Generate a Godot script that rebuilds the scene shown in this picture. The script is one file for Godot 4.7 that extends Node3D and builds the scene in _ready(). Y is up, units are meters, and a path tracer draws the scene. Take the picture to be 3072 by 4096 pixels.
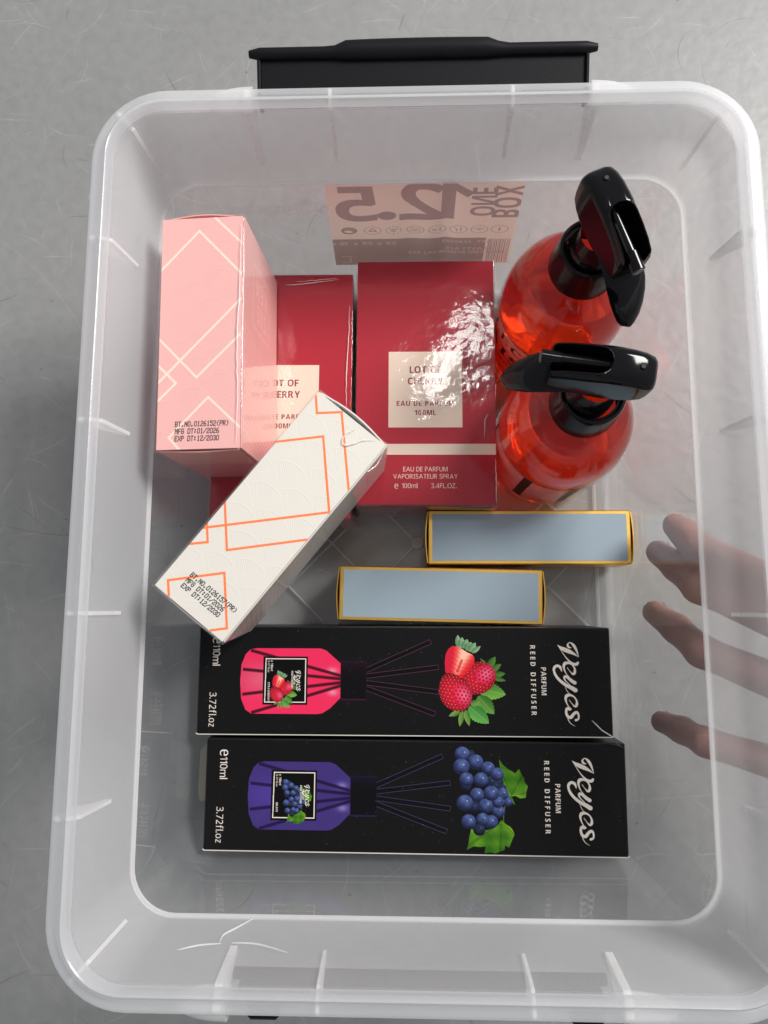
extends Node3D
# A clear plastic storage box on a grey painted floor, holding perfume cartons, two spray bottles and two diffuser boxes, seen from above.

# ------------------------------------------------------------------ a small painter for printed artwork
class Canvas:
	var im: Image
	var t := Transform2D()
	func _init(w: int, h: int, c: Color) -> void:
		im = Image.create_empty(w, h, false, Image.FORMAT_RGBA8)
		im.fill(c)
	func spans(pts: PackedVector2Array, each: Callable) -> void:
		var lo := INF
		var hi := -INF
		for p in pts:
			lo = minf(lo, p.y)
			hi = maxf(hi, p.y)
		var n := pts.size()
		for y in range(maxi(0, int(floor(lo))), mini(im.get_height() - 1, int(ceil(hi))) + 1):
			var yc := y + 0.5
			var xs: Array[float] = []
			for i in n:
				var a := pts[i]
				var b := pts[(i + 1) % n]
				if (a.y <= yc) != (b.y <= yc):
					xs.append(a.x + (yc - a.y) / (b.y - a.y) * (b.x - a.x))
			xs.sort()
			for k in range(0, xs.size() - 1, 2):
				var x0 := maxi(0, int(round(xs[k])))
				var x1 := mini(im.get_width(), int(round(xs[k + 1])))
				if x1 > x0:
					each.call(x0, x1, y)
	func poly(pts: PackedVector2Array, c: Color) -> void:
		spans(t * pts, func(x0: int, x1: int, y: int) -> void: im.fill_rect(Rect2i(x0, y, x1 - x0, 1), c))
	func shade(pts: PackedVector2Array, f: Callable) -> void:
		# f takes a point in the artwork's own units and gives a colour; its alpha blends
		var inv := t.affine_inverse()
		spans(t * pts, func(x0: int, x1: int, y: int) -> void:
			for x in range(x0, x1):
				var c: Color = f.call(inv * Vector2(x + 0.5, y + 0.5))
				if c.a >= 0.999:
					im.set_pixel(x, y, c)
				elif c.a > 0.0:
					im.set_pixel(x, y, im.get_pixel(x, y).lerp(Color(c, 1.0), c.a)))
	func line(a: Vector2, b: Vector2, w: float, c: Color) -> void:
		var d := (b - a).normalized()
		var n := Vector2(-d.y, d.x) * w * 0.5
		poly(PackedVector2Array([a + n, b + n, b - n, a - n]), c)
	func path(pts: Array, w: float, c: Color) -> void:
		for i in pts.size() - 1:
			var d: Vector2 = (pts[i + 1] - pts[i]).normalized() * w * 0.5
			line(pts[i] - (d if i > 0 else Vector2.ZERO), pts[i + 1] + (d if i < pts.size() - 2 else Vector2.ZERO), w, c)
	func rect(r: Rect2, c: Color) -> void:
		poly(PackedVector2Array([r.position, Vector2(r.end.x, r.position.y), r.end, Vector2(r.position.x, r.end.y)]), c)
	func disc(p: Vector2, r: float, c: Color, squash := 1.0, turn := 0.0) -> void:
		poly(ring_of(p, r, squash, turn), c)
	static func ring_of(p: Vector2, r: float, squash := 1.0, turn := 0.0, n := 28) -> PackedVector2Array:
		var out := PackedVector2Array()
		for i in n:
			out.append(p + (Vector2(cos(TAU * i / n), sin(TAU * i / n) * squash) * r).rotated(turn))
		return out
	func hoop(p: Vector2, r: float, w: float, c: Color) -> void:
		for i in 28:
			line(p + Vector2.from_angle(TAU * i / 28) * r, p + Vector2.from_angle(TAU * (i + 1.15) / 28) * r, w, c)
	func brush(pts: Array, c: Color) -> void:
		# a pen line of varying width through Vector3(x, y, width)
		var n := pts.size()
		var last := Vector3.ZERO
		for i in n - 1:
			var p0: Vector3 = pts[maxi(i - 1, 0)]
			var p1: Vector3 = pts[i]
			var p2: Vector3 = pts[i + 1]
			var p3: Vector3 = pts[mini(i + 2, n - 1)]
			for k in 9:
				var q := p1.cubic_interpolate(p2, p0, p3, k / 8.0)
				q.z = maxf(q.z, 3.0)
				if i + k > 0:
					var a := Vector2(last.x, last.y)
					var b := Vector2(q.x, q.y)
					if a.distance_to(b) > 0.01:
						var d := (b - a).normalized().orthogonal()
						poly(PackedVector2Array([a + d * last.z / 2, b + d * q.z / 2, b - d * q.z / 2, a - d * last.z / 2]), c)
					poly(ring_of(b, q.z / 2, 1.0, 0.0, 12), c)
				last = q
	func text(s: String, font: Font, at: Vector2, cap: float, c: Color, align := 0.5, turn := 0.0, gap := 0.0, wide := 1.0) -> void:
		# letters of cap height cap; at is the middle of the cap height, at the left (0), middle (0.5) or right (1) of the line
		var glyphs := []
		var x := 0.0
		var h := glyph("H", font)
		var k: float = cap / h.box.size.y
		for i in s.length():
			if s[i] == " ":
				x += (h.box.size.x * 0.55) + gap / k
				continue
			var g := glyph(s[i], font)
			glyphs.append([g, x - g.box.position.x])
			x += g.box.size.x + h.box.size.x * (0.17 if gap == 0.0 else 0.12) + gap / k
		x -= h.box.size.x * 0.15 + gap / k
		var base := Transform2D(turn, at) * Transform2D(0.0, Vector2(k * wide, k), 0.0, Vector2.ZERO)
		for g in glyphs:
			var tri: PackedVector2Array = g[0].tri
			var by := Vector2(g[1] - x * align, 0)
			for i in range(0, tri.size(), 3):
				var p := PackedVector2Array()
				for j in 3:
					p.append(base * (Vector2(tri[i + j].x, -(tri[i + j].y - h.box.get_center().y)) + by))
				poly(p, c)
	static var glyphs := {}
	static func glyph(ch: String, font: Font) -> Dictionary:
		var key := [ch, font]
		if not glyphs.has(key):
			var m := TextMesh.new()
			m.text = ch
			m.font = font
			m.font_size = 96
			m.pixel_size = 0.01
			m.depth = 0.0
			m.horizontal_alignment = HORIZONTAL_ALIGNMENT_LEFT
			m.vertical_alignment = VERTICAL_ALIGNMENT_BOTTOM
			m.curve_step = 1.0
			var a := m.surface_get_arrays(0)
			var v: PackedVector3Array = a[Mesh.ARRAY_VERTEX]
			var ix: PackedInt32Array = a[Mesh.ARRAY_INDEX] if a[Mesh.ARRAY_INDEX] != null else PackedInt32Array(range(v.size()))
			var tri := PackedVector2Array()
			for i in ix:
				tri.append(Vector2(v[i].x, v[i].y))
			var box := Rect2(tri[0] if tri.size() else Vector2.ZERO, Vector2.ZERO)
			for p in tri:
				box = box.expand(p)
			glyphs[key] = {"tri": tri, "box": box}
		return glyphs[key]

# ------------------------------------------------------------------ geometry helpers
class Soup:
	# triangles, counter-clockwise seen from outside, with texture coordinates; normals are smoothed up to an angle
	var p := PackedVector3Array()
	var uv := PackedVector2Array()
	func tri(a: Vector3, b: Vector3, c: Vector3, ua := Vector2.ZERO, ub := Vector2.ZERO, uc := Vector2.ZERO) -> void:
		p.append_array([a, b, c])
		uv.append_array([ua, ub, uc])
	func quad(a: Vector3, b: Vector3, c: Vector3, d: Vector3, ua := Vector2.ZERO, ub := Vector2.RIGHT, uc := Vector2.ONE, ud := Vector2.DOWN) -> void:
		tri(a, b, c, ua, ub, uc)
		tri(a, c, d, ua, uc, ud)
	func box(at: Vector3, size: Vector3, r := 0.0, basis := Basis()) -> void:
		# a chamfered box
		var h := size / 2
		r = minf(r, minf(h.x, minf(h.y, h.z)) * 0.9)
		var faces := [[Vector3.RIGHT, Vector3.UP, Vector3.BACK], [Vector3.UP, Vector3.BACK, Vector3.RIGHT], [Vector3.BACK, Vector3.RIGHT, Vector3.UP]]
		var w := func(v: Vector3) -> Vector3: return at + basis * v
		for f in faces:
			for s: float in [1.0, -1.0]:
				var n: Vector3 = f[0] * h.dot(f[0]) * s
				var u: Vector3 = f[1] * (h.dot(f[1]) - r) * s
				var v: Vector3 = f[2] * (h.dot(f[2]) - r)
				quad(w.call(n - u - v), w.call(n + u - v), w.call(n + u + v), w.call(n - u + v))
		if r <= 0.0:
			return
		for k in 3:
			var a: Vector3 = faces[k][0]
			var b: Vector3 = faces[k][1]
			var c: Vector3 = faces[k][2]
			for s: float in [1.0, -1.0]:
				for q: float in [1.0, -1.0]:
					var a1: Vector3 = a * s * h.dot(a) + b * q * (h.dot(b) - r)
					var b1: Vector3 = a * s * (h.dot(a) - r) + b * q * h.dot(b)
					var z: Vector3 = c * (h.dot(c) - r)
					if s * q > 0:
						quad(w.call(a1 - z), w.call(b1 - z), w.call(b1 + z), w.call(a1 + z))
					else:
						quad(w.call(b1 - z), w.call(a1 - z), w.call(a1 + z), w.call(b1 + z))
		for sx: float in [1.0, -1.0]:
			for sy: float in [1.0, -1.0]:
				for sz: float in [1.0, -1.0]:
					var s := Vector3(sx, sy, sz)
					var x := (h - Vector3(0, r, r)) * s
					var y := (h - Vector3(r, 0, r)) * s
					var z := (h - Vector3(r, r, 0)) * s
					if sx * sy * sz > 0:
						tri(w.call(x), w.call(y), w.call(z))
					else:
						tri(w.call(x), w.call(z), w.call(y))
	func loft(rings: Array, closed_ring := true, inward := false, uvs := Vector2.ONE) -> void:
		# rings of equal length, joined one to the next
		var n: int = rings[0].size()
		for i in rings.size() - 1:
			for j in (n if closed_ring else n - 1):
				var k := (j + 1) % n
				var a: Vector3 = rings[i][j]
				var b: Vector3 = rings[i][k]
				var c: Vector3 = rings[i + 1][k]
				var d: Vector3 = rings[i + 1][j]
				var u0 := Vector2(float(j) / n, float(i) / (rings.size() - 1)) * uvs
				var u1 := Vector2(float(j + 1) / n, float(i + 1) / (rings.size() - 1)) * uvs
				if inward:
					quad(a, d, c, b, u0, Vector2(u0.x, u1.y), u1, Vector2(u1.x, u0.y))
				else:
					quad(a, b, c, d, u0, Vector2(u1.x, u0.y), u1, Vector2(u0.x, u1.y))
	func fan(ring: Array, flip := false) -> void:
		var m := Vector3.ZERO
		for q: Vector3 in ring:
			m += q / ring.size()
		for j in ring.size():
			var a: Vector3 = ring[j]
			var b: Vector3 = ring[(j + 1) % ring.size()]
			if flip:
				tri(m, b, a)
			else:
				tri(m, a, b)
	func mesh(angle := 35.0, uv2 := false) -> ArrayMesh:
		var n := p.size() / 3
		var fn := PackedVector3Array()
		var at := {}
		for i in n:
			var f := (p[i * 3 + 1] - p[i * 3]).cross(p[i * 3 + 2] - p[i * 3])
			fn.append(f)
			for j in 3:
				var key := Vector3i((p[i * 3 + j] * 200000.0).round())
				if at.has(key):
					at[key].append(i)
				else:
					at[key] = [i]
		var limit := cos(deg_to_rad(angle))
		var pos := PackedVector3Array()
		var nor := PackedVector3Array()
		var tex := PackedVector2Array()
		for i in n:
			if fn[i].length_squared() < 1e-24:
				continue
			var own := fn[i].normalized()
			for j: int in [0, 2, 1]:
				var s := Vector3.ZERO
				for k: int in at[Vector3i((p[i * 3 + j] * 200000.0).round())]:
					var o := fn[k]
					if o.length_squared() > 1e-24 and o.normalized().dot(own) > limit:
						s += o
				pos.append(p[i * 3 + j])
				nor.append(s.normalized() if s.length_squared() > 0 else own)
				tex.append(uv[i * 3 + j])
		var arrays := []
		arrays.resize(Mesh.ARRAY_MAX)
		arrays[Mesh.ARRAY_VERTEX] = pos
		arrays[Mesh.ARRAY_NORMAL] = nor
		arrays[Mesh.ARRAY_TEX_UV] = tex
		var m := ArrayMesh.new()
		m.add_surface_from_arrays(Mesh.PRIMITIVE_TRIANGLES, arrays)
		return m

static func lathe(prof: Array, n := 64) -> Array:
	var rings := []
	for q: Vector2 in prof:
		var r := []
		for j in n:
			var a := -TAU * j / n
			r.append(Vector3(q.x * cos(a), q.y, q.x * sin(a)))
		rings.append(r)
	return rings

static func lathed(prof: Array, n := 64, angle := 35.0) -> ArrayMesh:
	var s := Soup.new()
	s.loft(lathe(prof, n))
	return s.mesh(angle)

static func smooth_profile(pts: Array, k := 5) -> Array:
	var out := []
	for i in pts.size() - 1:
		var p0: Vector2 = pts[maxi(i - 1, 0)]
		var p3: Vector2 = pts[mini(i + 2, pts.size() - 1)]
		for j in k:
			out.append(pts[i].cubic_interpolate(pts[i + 1], p0, p3, float(j) / k))
	out.append(pts[-1])
	return out

static func round_rect(hx: float, hz: float, r: float, y: float, k := 8) -> Array:
	# counter-clockwise seen from below, so that a loft going up faces outwards
	var out := []
	for c in 4:
		var mid := Vector2([1, -1, -1, 1][c] * (hx - r), [1, 1, -1, -1][c] * (hz - r))
		for i in k + 1:
			var a := PI / 2 * (c + float(i) / k)
			out.append(Vector3(mid.x + cos(a) * r, y, mid.y + sin(a) * r))
	out.reverse()
	return out

static func tube(pts: Array, radii: Array, n := 12) -> Array:
	var rings := []
	for i in pts.size():
		var d: Vector3 = (pts[mini(i + 1, pts.size() - 1)] - pts[maxi(i - 1, 0)]).normalized()
		var u := d.cross(Vector3.UP if absf(d.y) < 0.9 else Vector3.RIGHT).normalized()
		var v := d.cross(u).normalized()
		var r := []
		for j in n:
			var a := TAU * j / n
			r.append(pts[i] + (u * cos(a) + v * sin(a)) * radii[i])
		rings.append(r)
	return rings

static func tube_into(s: Soup, pts: Array, radii: Array, n := 12) -> void:
	var rings := tube(pts, radii, n)
	s.loft(rings, true, false)
	s.fan(rings[0], true)
	s.fan(rings[-1])

# ------------------------------------------------------------------ scene helpers
var used := {}

func numbered(called: String, parent: Node) -> String:
	var key := [called, parent]
	var n: int = used.get(key, 0)
	used[key] = n + 1
	return called if n == 0 else "%s_%03d" % [called, n]

func part(called: String, mesh: Mesh, m: Material, parent: Node = self, at := Transform3D()) -> MeshInstance3D:
	var o := MeshInstance3D.new()
	o.name = numbered(called, parent)
	o.mesh = mesh
	o.material_override = null
	for i in mesh.get_surface_count():
		o.set_surface_override_material(i, m)
	o.transform = at
	o.cast_shadow = GeometryInstance3D.SHADOW_CASTING_SETTING_ON
	parent.add_child(o, true)
	return o

func thing(called: String, label: String, category: String, at := Transform3D(), group := "") -> Node3D:
	var o := Node3D.new()
	o.name = numbered(called, self)
	o.transform = at
	add_child(o, true)
	return tag(o, label, category, group)

func tag(o: Node3D, label: String, category: String, group := "") -> Node3D:
	o.set_meta("label", label)
	o.set_meta("category", category)
	if group:
		o.set_meta("group", group)
	return o

func mat(c: Color, rough := 0.5, spec := 0.5) -> StandardMaterial3D:
	# c is a real-world (linear) colour
	var m := StandardMaterial3D.new()
	m.albedo_color = Color(c.linear_to_srgb(), c.a)
	m.roughness = rough
	m.metallic_specular = spec
	return m

func see_through(c: Color, alpha: float, rough: float) -> StandardMaterial3D:
	var m := mat(Color(c, alpha), rough)
	m.transparency = BaseMaterial3D.TRANSPARENCY_ALPHA
	return m

func painted(im: Image, rough := 0.5) -> StandardMaterial3D:
	var m := StandardMaterial3D.new()
	m.albedo_texture = ImageTexture.create_from_image(im)
	m.roughness = rough
	return m

func relief(m: StandardMaterial3D, tex: Texture2D, cm: float, scale := Vector3.ZERO, world := false) -> StandardMaterial3D:
	m.heightmap_enabled = true
	m.heightmap_texture = tex
	m.heightmap_scale = cm
	if scale != Vector3.ZERO:
		m.uv1_triplanar = true
		m.uv1_world_triplanar = world
		m.uv1_scale = scale
	return m

func noise_image(size: int, freq: float, seed_: int, octaves := 4, kind := FastNoiseLite.TYPE_SIMPLEX_SMOOTH) -> Image:
	var n := FastNoiseLite.new()
	n.seed = seed_
	n.noise_type = kind
	n.frequency = freq
	n.fractal_octaves = octaves
	return n.get_seamless_image(size, size)

# ------------------------------------------------------------------ constants of the box (metres)
const RIM_Y := 0.150
static func half(y: float) -> Vector2:
	return Vector2(0.1172 + 0.145 * y, 0.1625 + 0.145 * y)

var sans: SystemFont
var bold: SystemFont
var serif: SystemFont
var serif_bold: SystemFont
var wrinkle: Texture2D
var soft_grain: Texture2D

func system_font(called: String, weight: int) -> SystemFont:
	var f := SystemFont.new()
	f.font_names = PackedStringArray([called])
	f.font_weight = weight
	return f

func _ready() -> void:
	seed(7)
	# ---- camera
	var cam := Camera3D.new()
	cam.name = "camera"
	cam.fov = 71.72
	cam.near = 0.02
	cam.far = 50.0
	cam.transform = Transform3D(Basis(Vector3(0.99955, -0.02982, -0.00257), Vector3(0.00136, 0.13098, -0.99138), Vector3(0.0299, 0.99094, 0.13096)).orthonormalized(), Vector3(-0.0074, 0.4401, 0.0383))
	add_child(cam)
	# ---- surroundings and light: a plain room, a bright window up to the right, a lamp strip overhead
	var env := Environment.new()
	env.background_mode = Environment.BG_COLOR
	env.background_color = Color(0.29, 0.302, 0.32).linear_to_srgb()
	env.tonemap_mode = Environment.TONE_MAPPER_LINEAR
	env.tonemap_exposure = 1.1
	env.sdfgi_enabled = true
	env.ssao_enabled = true
	env.ssil_enabled = true
	var we := WorldEnvironment.new()
	we.name = "environment"
	we.environment = env
	add_child(we)
	area_light("window_light", Vector3(1.32, 1.5, -0.95), Vector3(0.0, 0.05, 0.0), Vector2(0.75, 0.62), 5.9, Color(1.0, 0.965, 0.93))
	area_light("overhead_light", Vector3(0.19, 2.4, -0.95), Vector3(0.03, 0.05, -0.05), Vector2(0.12, 0.4), 0.42, Color(1.0, 0.98, 0.95), Vector3(0.8, 0, -1))

	sans = system_font("Droid Sans", 400)
	bold = system_font("Droid Sans", 700)
	serif = system_font("Droid Serif", 400)
	serif_bold = system_font("Droid Serif", 700)
	wrinkle = ImageTexture.create_from_image(noise_image(512, 0.008, 11, 4))
	soft_grain = ImageTexture.create_from_image(noise_image(512, 0.16, 5, 3))

	build_ground()
	build_storage_box()
	build_red_boxes()
	build_pink_and_white()
	build_blue_cartons()
	build_diffusers()
	build_bottles()
	build_hand()

func area_light(called: String, from: Vector3, to: Vector3, size: Vector2, energy: float, c: Color, up := Vector3(0, 0, -1)) -> void:
	var l := AreaLight3D.new()
	l.name = called
	l.area_size = size
	l.light_energy = energy
	l.light_color = c.linear_to_srgb()
	l.shadow_enabled = true
	l.set("area_range", 20.0)
	add_child(l)
	l.look_at_from_position(from, to, up)

# ------------------------------------------------------------------ ground
func build_ground() -> void:
	var size := 1536
	var im := noise_image(size, 0.05, 21, 5)
	im.convert(Image.FORMAT_RGBA8)
	im.adjust_bcs(1.0, 0.06, 1.0)
	var big := noise_image(size, 0.004, 3, 3)
	big.convert(Image.FORMAT_RGBA8)
	big.adjust_bcs(1.0, 0.05, 1.0)
	big.resize(size, size)
	var mixed := Image.create_empty(size, size, false, Image.FORMAT_RGBA8)
	mixed.copy_from(im)
	# halve the weight of the coarse mottling
	var veil := big.duplicate()
	var data: PackedByteArray = veil.get_data()
	for i in range(3, data.size(), 4):
		data[i] = 120
	veil = Image.create_from_data(size, size, false, Image.FORMAT_RGBA8, data)
	mixed.blend_rect(veil, Rect2i(0, 0, size, size), Vector2i.ZERO)
	im = mixed
	im.adjust_bcs(1.13, 1.0, 1.0)
	var rng := RandomNumberGenerator.new()
	rng.seed = 99
	var mark := func(x: int, y: int, c: Color, a: float) -> void:
		var px := posmod(x, size)
		var py := posmod(y, size)
		im.set_pixel(px, py, im.get_pixel(px, py).lerp(c, a))
	for k in 2600:
		# scratches: mostly short and pale, some long, a few dark
		var p := Vector2(rng.randf() * size, rng.randf() * size)
		var long := rng.randf() < 0.035
		var n := int(rng.randf_range(120, 420) if long else rng.randf_range(10, 70))
		var a := rng.randf() * TAU
		var bend := rng.randfn() * (0.002 if long else 0.012)
		var dark := rng.randf() < 0.16
		var s := rng.randf_range(0.05, 0.34) * (0.9 if dark else 1.0)
		var c := Color(0.24, 0.235, 0.22) if dark else Color(0.78, 0.78, 0.76)
		for i in n:
			var fade := sin(PI * i / n)
			mark.call(int(p.x), int(p.y), c, s * fade)
			if k % 9 == 0:
				mark.call(int(p.x) + 1, int(p.y), c, s * fade * 0.7)
			p += Vector2.from_angle(a)
			a += bend
	for k in 260:
		var p := Vector2(rng.randf() * size, rng.randf() * size)
		var r := rng.randf_range(0.4, 1.5)
		var a := rng.randf_range(0.15, 0.5)
		for dy in range(-3, 4):
			for dx in range(-3, 4):
				if Vector2(dx, dy * 1.3).length() < r:
					mark.call(int(p.x) + dx, int(p.y) + dy, Color(0.2, 0.19, 0.17), a)
	# smudges of brown dirt
	for k in 14:
		var p := Vector2(rng.randf() * size, rng.randf() * size)
		for i in 900:
			var q := p + Vector2(rng.randfn() * 30, rng.randfn() * 7)
			mark.call(int(q.x), int(q.y), Color(0.36, 0.33, 0.28), 0.13)
	var m := painted(im, 0.42)
	m.albedo_color = Color(0.985, 0.988, 0.985)
	m.metallic_specular = 0.45
	m.uv1_scale = Vector3(9, 9, 1)
	var bump := noise_image(768, 0.11, 77, 4)
	relief(m, ImageTexture.create_from_image(bump), 0.016)
	var s := Soup.new()
	s.quad(Vector3(-4, 0, 4), Vector3(4, 0, 4), Vector3(4, 0, -4), Vector3(-4, 0, -4))
	var g := part("ground", s.mesh(), m)
	g.set_meta("kind", "structure")

# ------------------------------------------------------------------ the storage box
func build_storage_box() -> void:
	var o := thing("storage_box", "large clear plastic storage box with frosted rim and black end latches holding all the goods", "storage box")
	var clear := see_through(Color(0.86, 0.9, 0.93), 0.05, 0.03)
	relief(clear, wrinkle, 0.003, Vector3(5, 5, 5))
	var base := see_through(Color(0.78, 0.8, 0.8), 0.06, 0.1)
	relief(base, soft_grain, 0.006, Vector3(7, 7, 7))
	var frost := see_through(Color(0.78, 0.79, 0.81), 0.31, 0.28)
	frost.backlight_enabled = true
	frost.backlight = Color(0.75, 0.75, 0.75)
	relief(frost, soft_grain, 0.012, Vector3(9, 9, 9))
	var rim_m := see_through(Color(0.85, 0.87, 0.9), 0.34, 0.24)
	rim_m.backlight_enabled = true
	rim_m.backlight = Color(0.8, 0.8, 0.8)
	relief(rim_m, soft_grain, 0.006, Vector3(9, 9, 9))
	var white := see_through(Color(0.93, 0.93, 0.92), 0.62, 0.35)
	white.backlight_enabled = true
	white.backlight = Color(0.9, 0.9, 0.9)

	var rib_m := see_through(Color(0.9, 0.9, 0.9), 0.5, 0.3)
	rib_m.backlight_enabled = true
	rib_m.backlight = Color(0.8, 0.8, 0.8)
	var shell := func(prof: Array, k: int) -> ArrayMesh:
		# prof: [y, offset outwards from the wall's inside, corner radius] round a closed section, outer side going up
		var s := Soup.new()
		var rings := []
		for q: Array in prof:
			var h := half(q[0]) + Vector2.ONE * float(q[1])
			rings.append(round_rect(h.x, h.y, q[2], q[0], k))
		rings.append(rings[0])
		s.loft(rings)
		return s.mesh(50)
	# floor of the box, standing on its ribs
	var fl := Soup.new()
	var h0 := half(0.0)
	var lo := round_rect(h0.x + 0.0005, h0.y + 0.0005, 0.017, 0.0036)
	var hi := round_rect(h0.x - 0.0005, h0.y - 0.0005, 0.017, 0.005)
	fl.loft([lo, hi])
	fl.fan(lo, true)
	fl.fan(hi)
	part("bottom_panel", fl.mesh(), base, o)
	part("lower_wall", shell.call([[0.0036, 0.0014, 0.018], [0.012, 0.0016, 0.019], [0.1, 0.0016, 0.0215], [0.1, 0.0, 0.02], [0.0125, 0.0, 0.018], [0.008, -0.0012, 0.017], [0.0053, -0.0042, 0.014]], 10), clear, o)
	part("wall_ledge", shell.call([[0.1002, 0.0018, 0.0218], [0.1008, 0.0020, 0.022], [0.1013, 0.0016, 0.0215], [0.1011, -0.0001, 0.0199], [0.1004, -0.0002, 0.0198]], 10), rib_m, o)
	part("upper_wall", shell.call([[0.1018, 0.0022, 0.022], [0.1485, 0.0004, 0.0245], [0.1485, -0.0012, 0.0225], [0.1018, 0.0005, 0.02]], 10), frost, o)
	# rim: a bead round the opening, a flat flange and a short skirt
	part("rim", shell.call([[0.1488, 0.0006, 0.025], [0.1476, 0.0032, 0.027], [0.1474, 0.0066, 0.030], [0.1445, 0.0078, 0.032], [0.1372, 0.0088, 0.033], [0.1372, 0.0100, 0.0342], [0.146, 0.0096, 0.0342],
		[0.1496, 0.0088, 0.033], [0.1506, 0.007, 0.031], [0.1502, 0.0032, 0.027], [0.1515, 0.0019, 0.026], [0.154, 0.001, 0.0255], [0.1548, 0.0, 0.025], [0.154, -0.0011, 0.024], [0.15, -0.0013, 0.0235]], 12), rim_m, o)
	# thin stiffening ribs under the rim
	var fin := func(at: Vector2, out: Vector2, thick: float, deep: float) -> void:
		var s := Soup.new()
		var side := Vector2(-out.y, out.x) * thick / 2
		var sec := [Vector2(0.0030, 0.1500), Vector2(0.0070, 0.1503), Vector2(0.0086, 0.1493), Vector2(0.0091, 0.147), Vector2(0.0093, 0.138), Vector2(0.0045, 0.1372 - deep * 0.45), Vector2(0.0023, 0.1372 - deep), Vector2(-0.0003, 0.1372 - deep), Vector2(-0.0011, 0.1472)]
		var a := []
		var b := []
		for q: Vector2 in sec:
			var hh := (half(q.y) - half(0.1476))
			var p := at + out * q.x + Vector2(signf(out.x) * hh.x * absf(out.x), signf(out.y) * hh.y * absf(out.y))
			a.append(Vector3(p.x + side.x, q.y, p.y + side.y))
			b.append(Vector3(p.x - side.x, q.y, p.y - side.y))
		s.fan(a)
		s.fan(b, true)
		for i in sec.size():
			var j := (i + 1) % sec.size()
			s.quad(a[j], a[i], b[i], b[j])
		part("rim_rib", s.mesh(20), white, o)
	var ht := half(0.1476)
	for x: float in [-0.041, 0.041]:
		fin.call(Vector2(x, -ht.y), Vector2(0, -1), 0.0014, 0.02)
		fin.call(Vector2(x, ht.y), Vector2(0, 1), 0.0014, 0.012)
	for x: float in [-0.0785, 0.0775]:
		fin.call(Vector2(x, -ht.y), Vector2(0, -1), 0.003, 0.022)
		fin.call(Vector2(x - 0.001, ht.y), Vector2(0, 1), 0.003, 0.014)
	for z: float in [-0.1225, -0.0402, 0.0418, 0.1225]:
		fin.call(Vector2(-ht.x, z), Vector2(-1, 0), 0.0016, 0.014)
		fin.call(Vector2(ht.x, z), Vector2(1, 0), 0.0016, 0.014)
	for sx: float in [-1.0, 1.0]:
		for sz: float in [-1.0, 1.0]:
			var c := Vector2(sx * (ht.x - 0.0245), sz * (ht.y - 0.0245)) + Vector2(sx, sz).normalized() * 0.0242
			fin.call(c, Vector2(sx, sz).normalized(), 0.0016, 0.02)
	# white bosses that hold the latches' hinges
	for sz: float in [-1.0, 1.0]:
		for sx: float in [-1.0, 1.0]:
			var s := Soup.new()
			var rings := []
			for i in 9:
				var u := i / 8.0
				var x := (0.0 + 0.021 * u) * sx
				var r := 0.0062 * sqrt(maxf(0.0, 1.0 - pow(u, 2.2))) + 0.0003
				var ring := []
				for j in 14:
					var a := TAU * j / 14 * sx * sz
					ring.append(Vector3(sx * 0.0768 + x, 0.1425 + sin(a) * r * 0.9, sz * (ht.y + 0.0082 + cos(a) * r)))
				rings.append(ring)
			s.loft(rings)
			s.fan(rings[0], true)
			s.fan(rings[-1])
			part("hinge_boss", s.mesh(50), white, o)
	# ribs under the floor: a diagonal grid, a border and the moulding gate
	var bx := 0.1085
	var bz := 0.152
	for k in range(-4, 5):
		for d: float in [1.0, -1.0]:
			# x + d z = 0.053 k inside the border
			var c := 0.053 * k
			var z0 := maxf(-bz, minf((c - bx) * d, (c + bx) * d))
			var z1 := minf(bz, maxf((c - bx) * d, (c + bx) * d))
			if z1 - z0 < 0.01:
				continue
			var a := Vector3(c - d * z0, 0, z0)
			var b := Vector3(c - d * z1, 0, z1)
			var s := Soup.new()
			var dir := (b - a).normalized()
			s.box((a + b) / 2 + Vector3(0, 0.002 + 0.0001 * d, 0), Vector3(0.0011, 0.003, a.distance_to(b) - 0.002), 0.0003, Basis(Vector3.UP.cross(dir), Vector3.UP, dir))
			part("floor_rib", s.mesh(), rib_m, o)
	for sx: float in [-1.0, 1.0]:
		var s := Soup.new()
		s.box(Vector3(sx * (bx + 0.0012), 0.002, 0), Vector3(0.0016, 0.0032, bz * 2), 0.0003)
		part("border_rib", s.mesh(), rib_m, o)
		var s2 := Soup.new()
		s2.box(Vector3(0, 0.002, sx * (bz + 0.001)), Vector3(bx * 2, 0.0031, 0.0016), 0.0003)
		part("border_rib", s2.mesh(), rib_m, o)
	part("moulding_gate", lathed([Vector2(0.0, 0.0056), Vector2(0.0016, 0.0056), Vector2(0.0018, 0.0059), Vector2(0.003, 0.0059), Vector2(0.0036, 0.0058), Vector2(0.004, 0.0051)], 28), rib_m, o)
	# split plastic beside the left hinge at the near end
	for c: Array in [[Vector3(-0.1025, 0.127, 0), Vector3(-0.0945, 0.1235, 0), Vector3(-0.0852, 0.122, 0)], [Vector3(-0.0862, 0.121, 0), Vector3(-0.0858, 0.116, 0), Vector3(-0.0815, 0.111, 0), Vector3(-0.0756, 0.104, 0)], [Vector3(-0.081, 0.1215, 0), Vector3(-0.07, 0.122, 0), Vector3(-0.0557, 0.1275, 0)]]:
		var pts := []
		for q: Vector3 in c:
			pts.append(Vector3(q.x, q.y, half(q.y).y - 0.0003))
		var fine := []
		for i in pts.size() - 1:
			for j in 5:
				fine.append(pts[i].cubic_interpolate(pts[i + 1], pts[maxi(i - 1, 0)], pts[mini(i + 2, pts.size() - 1)], j / 5.0))
		fine.append(pts[-1])
		var radii := []
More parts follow.
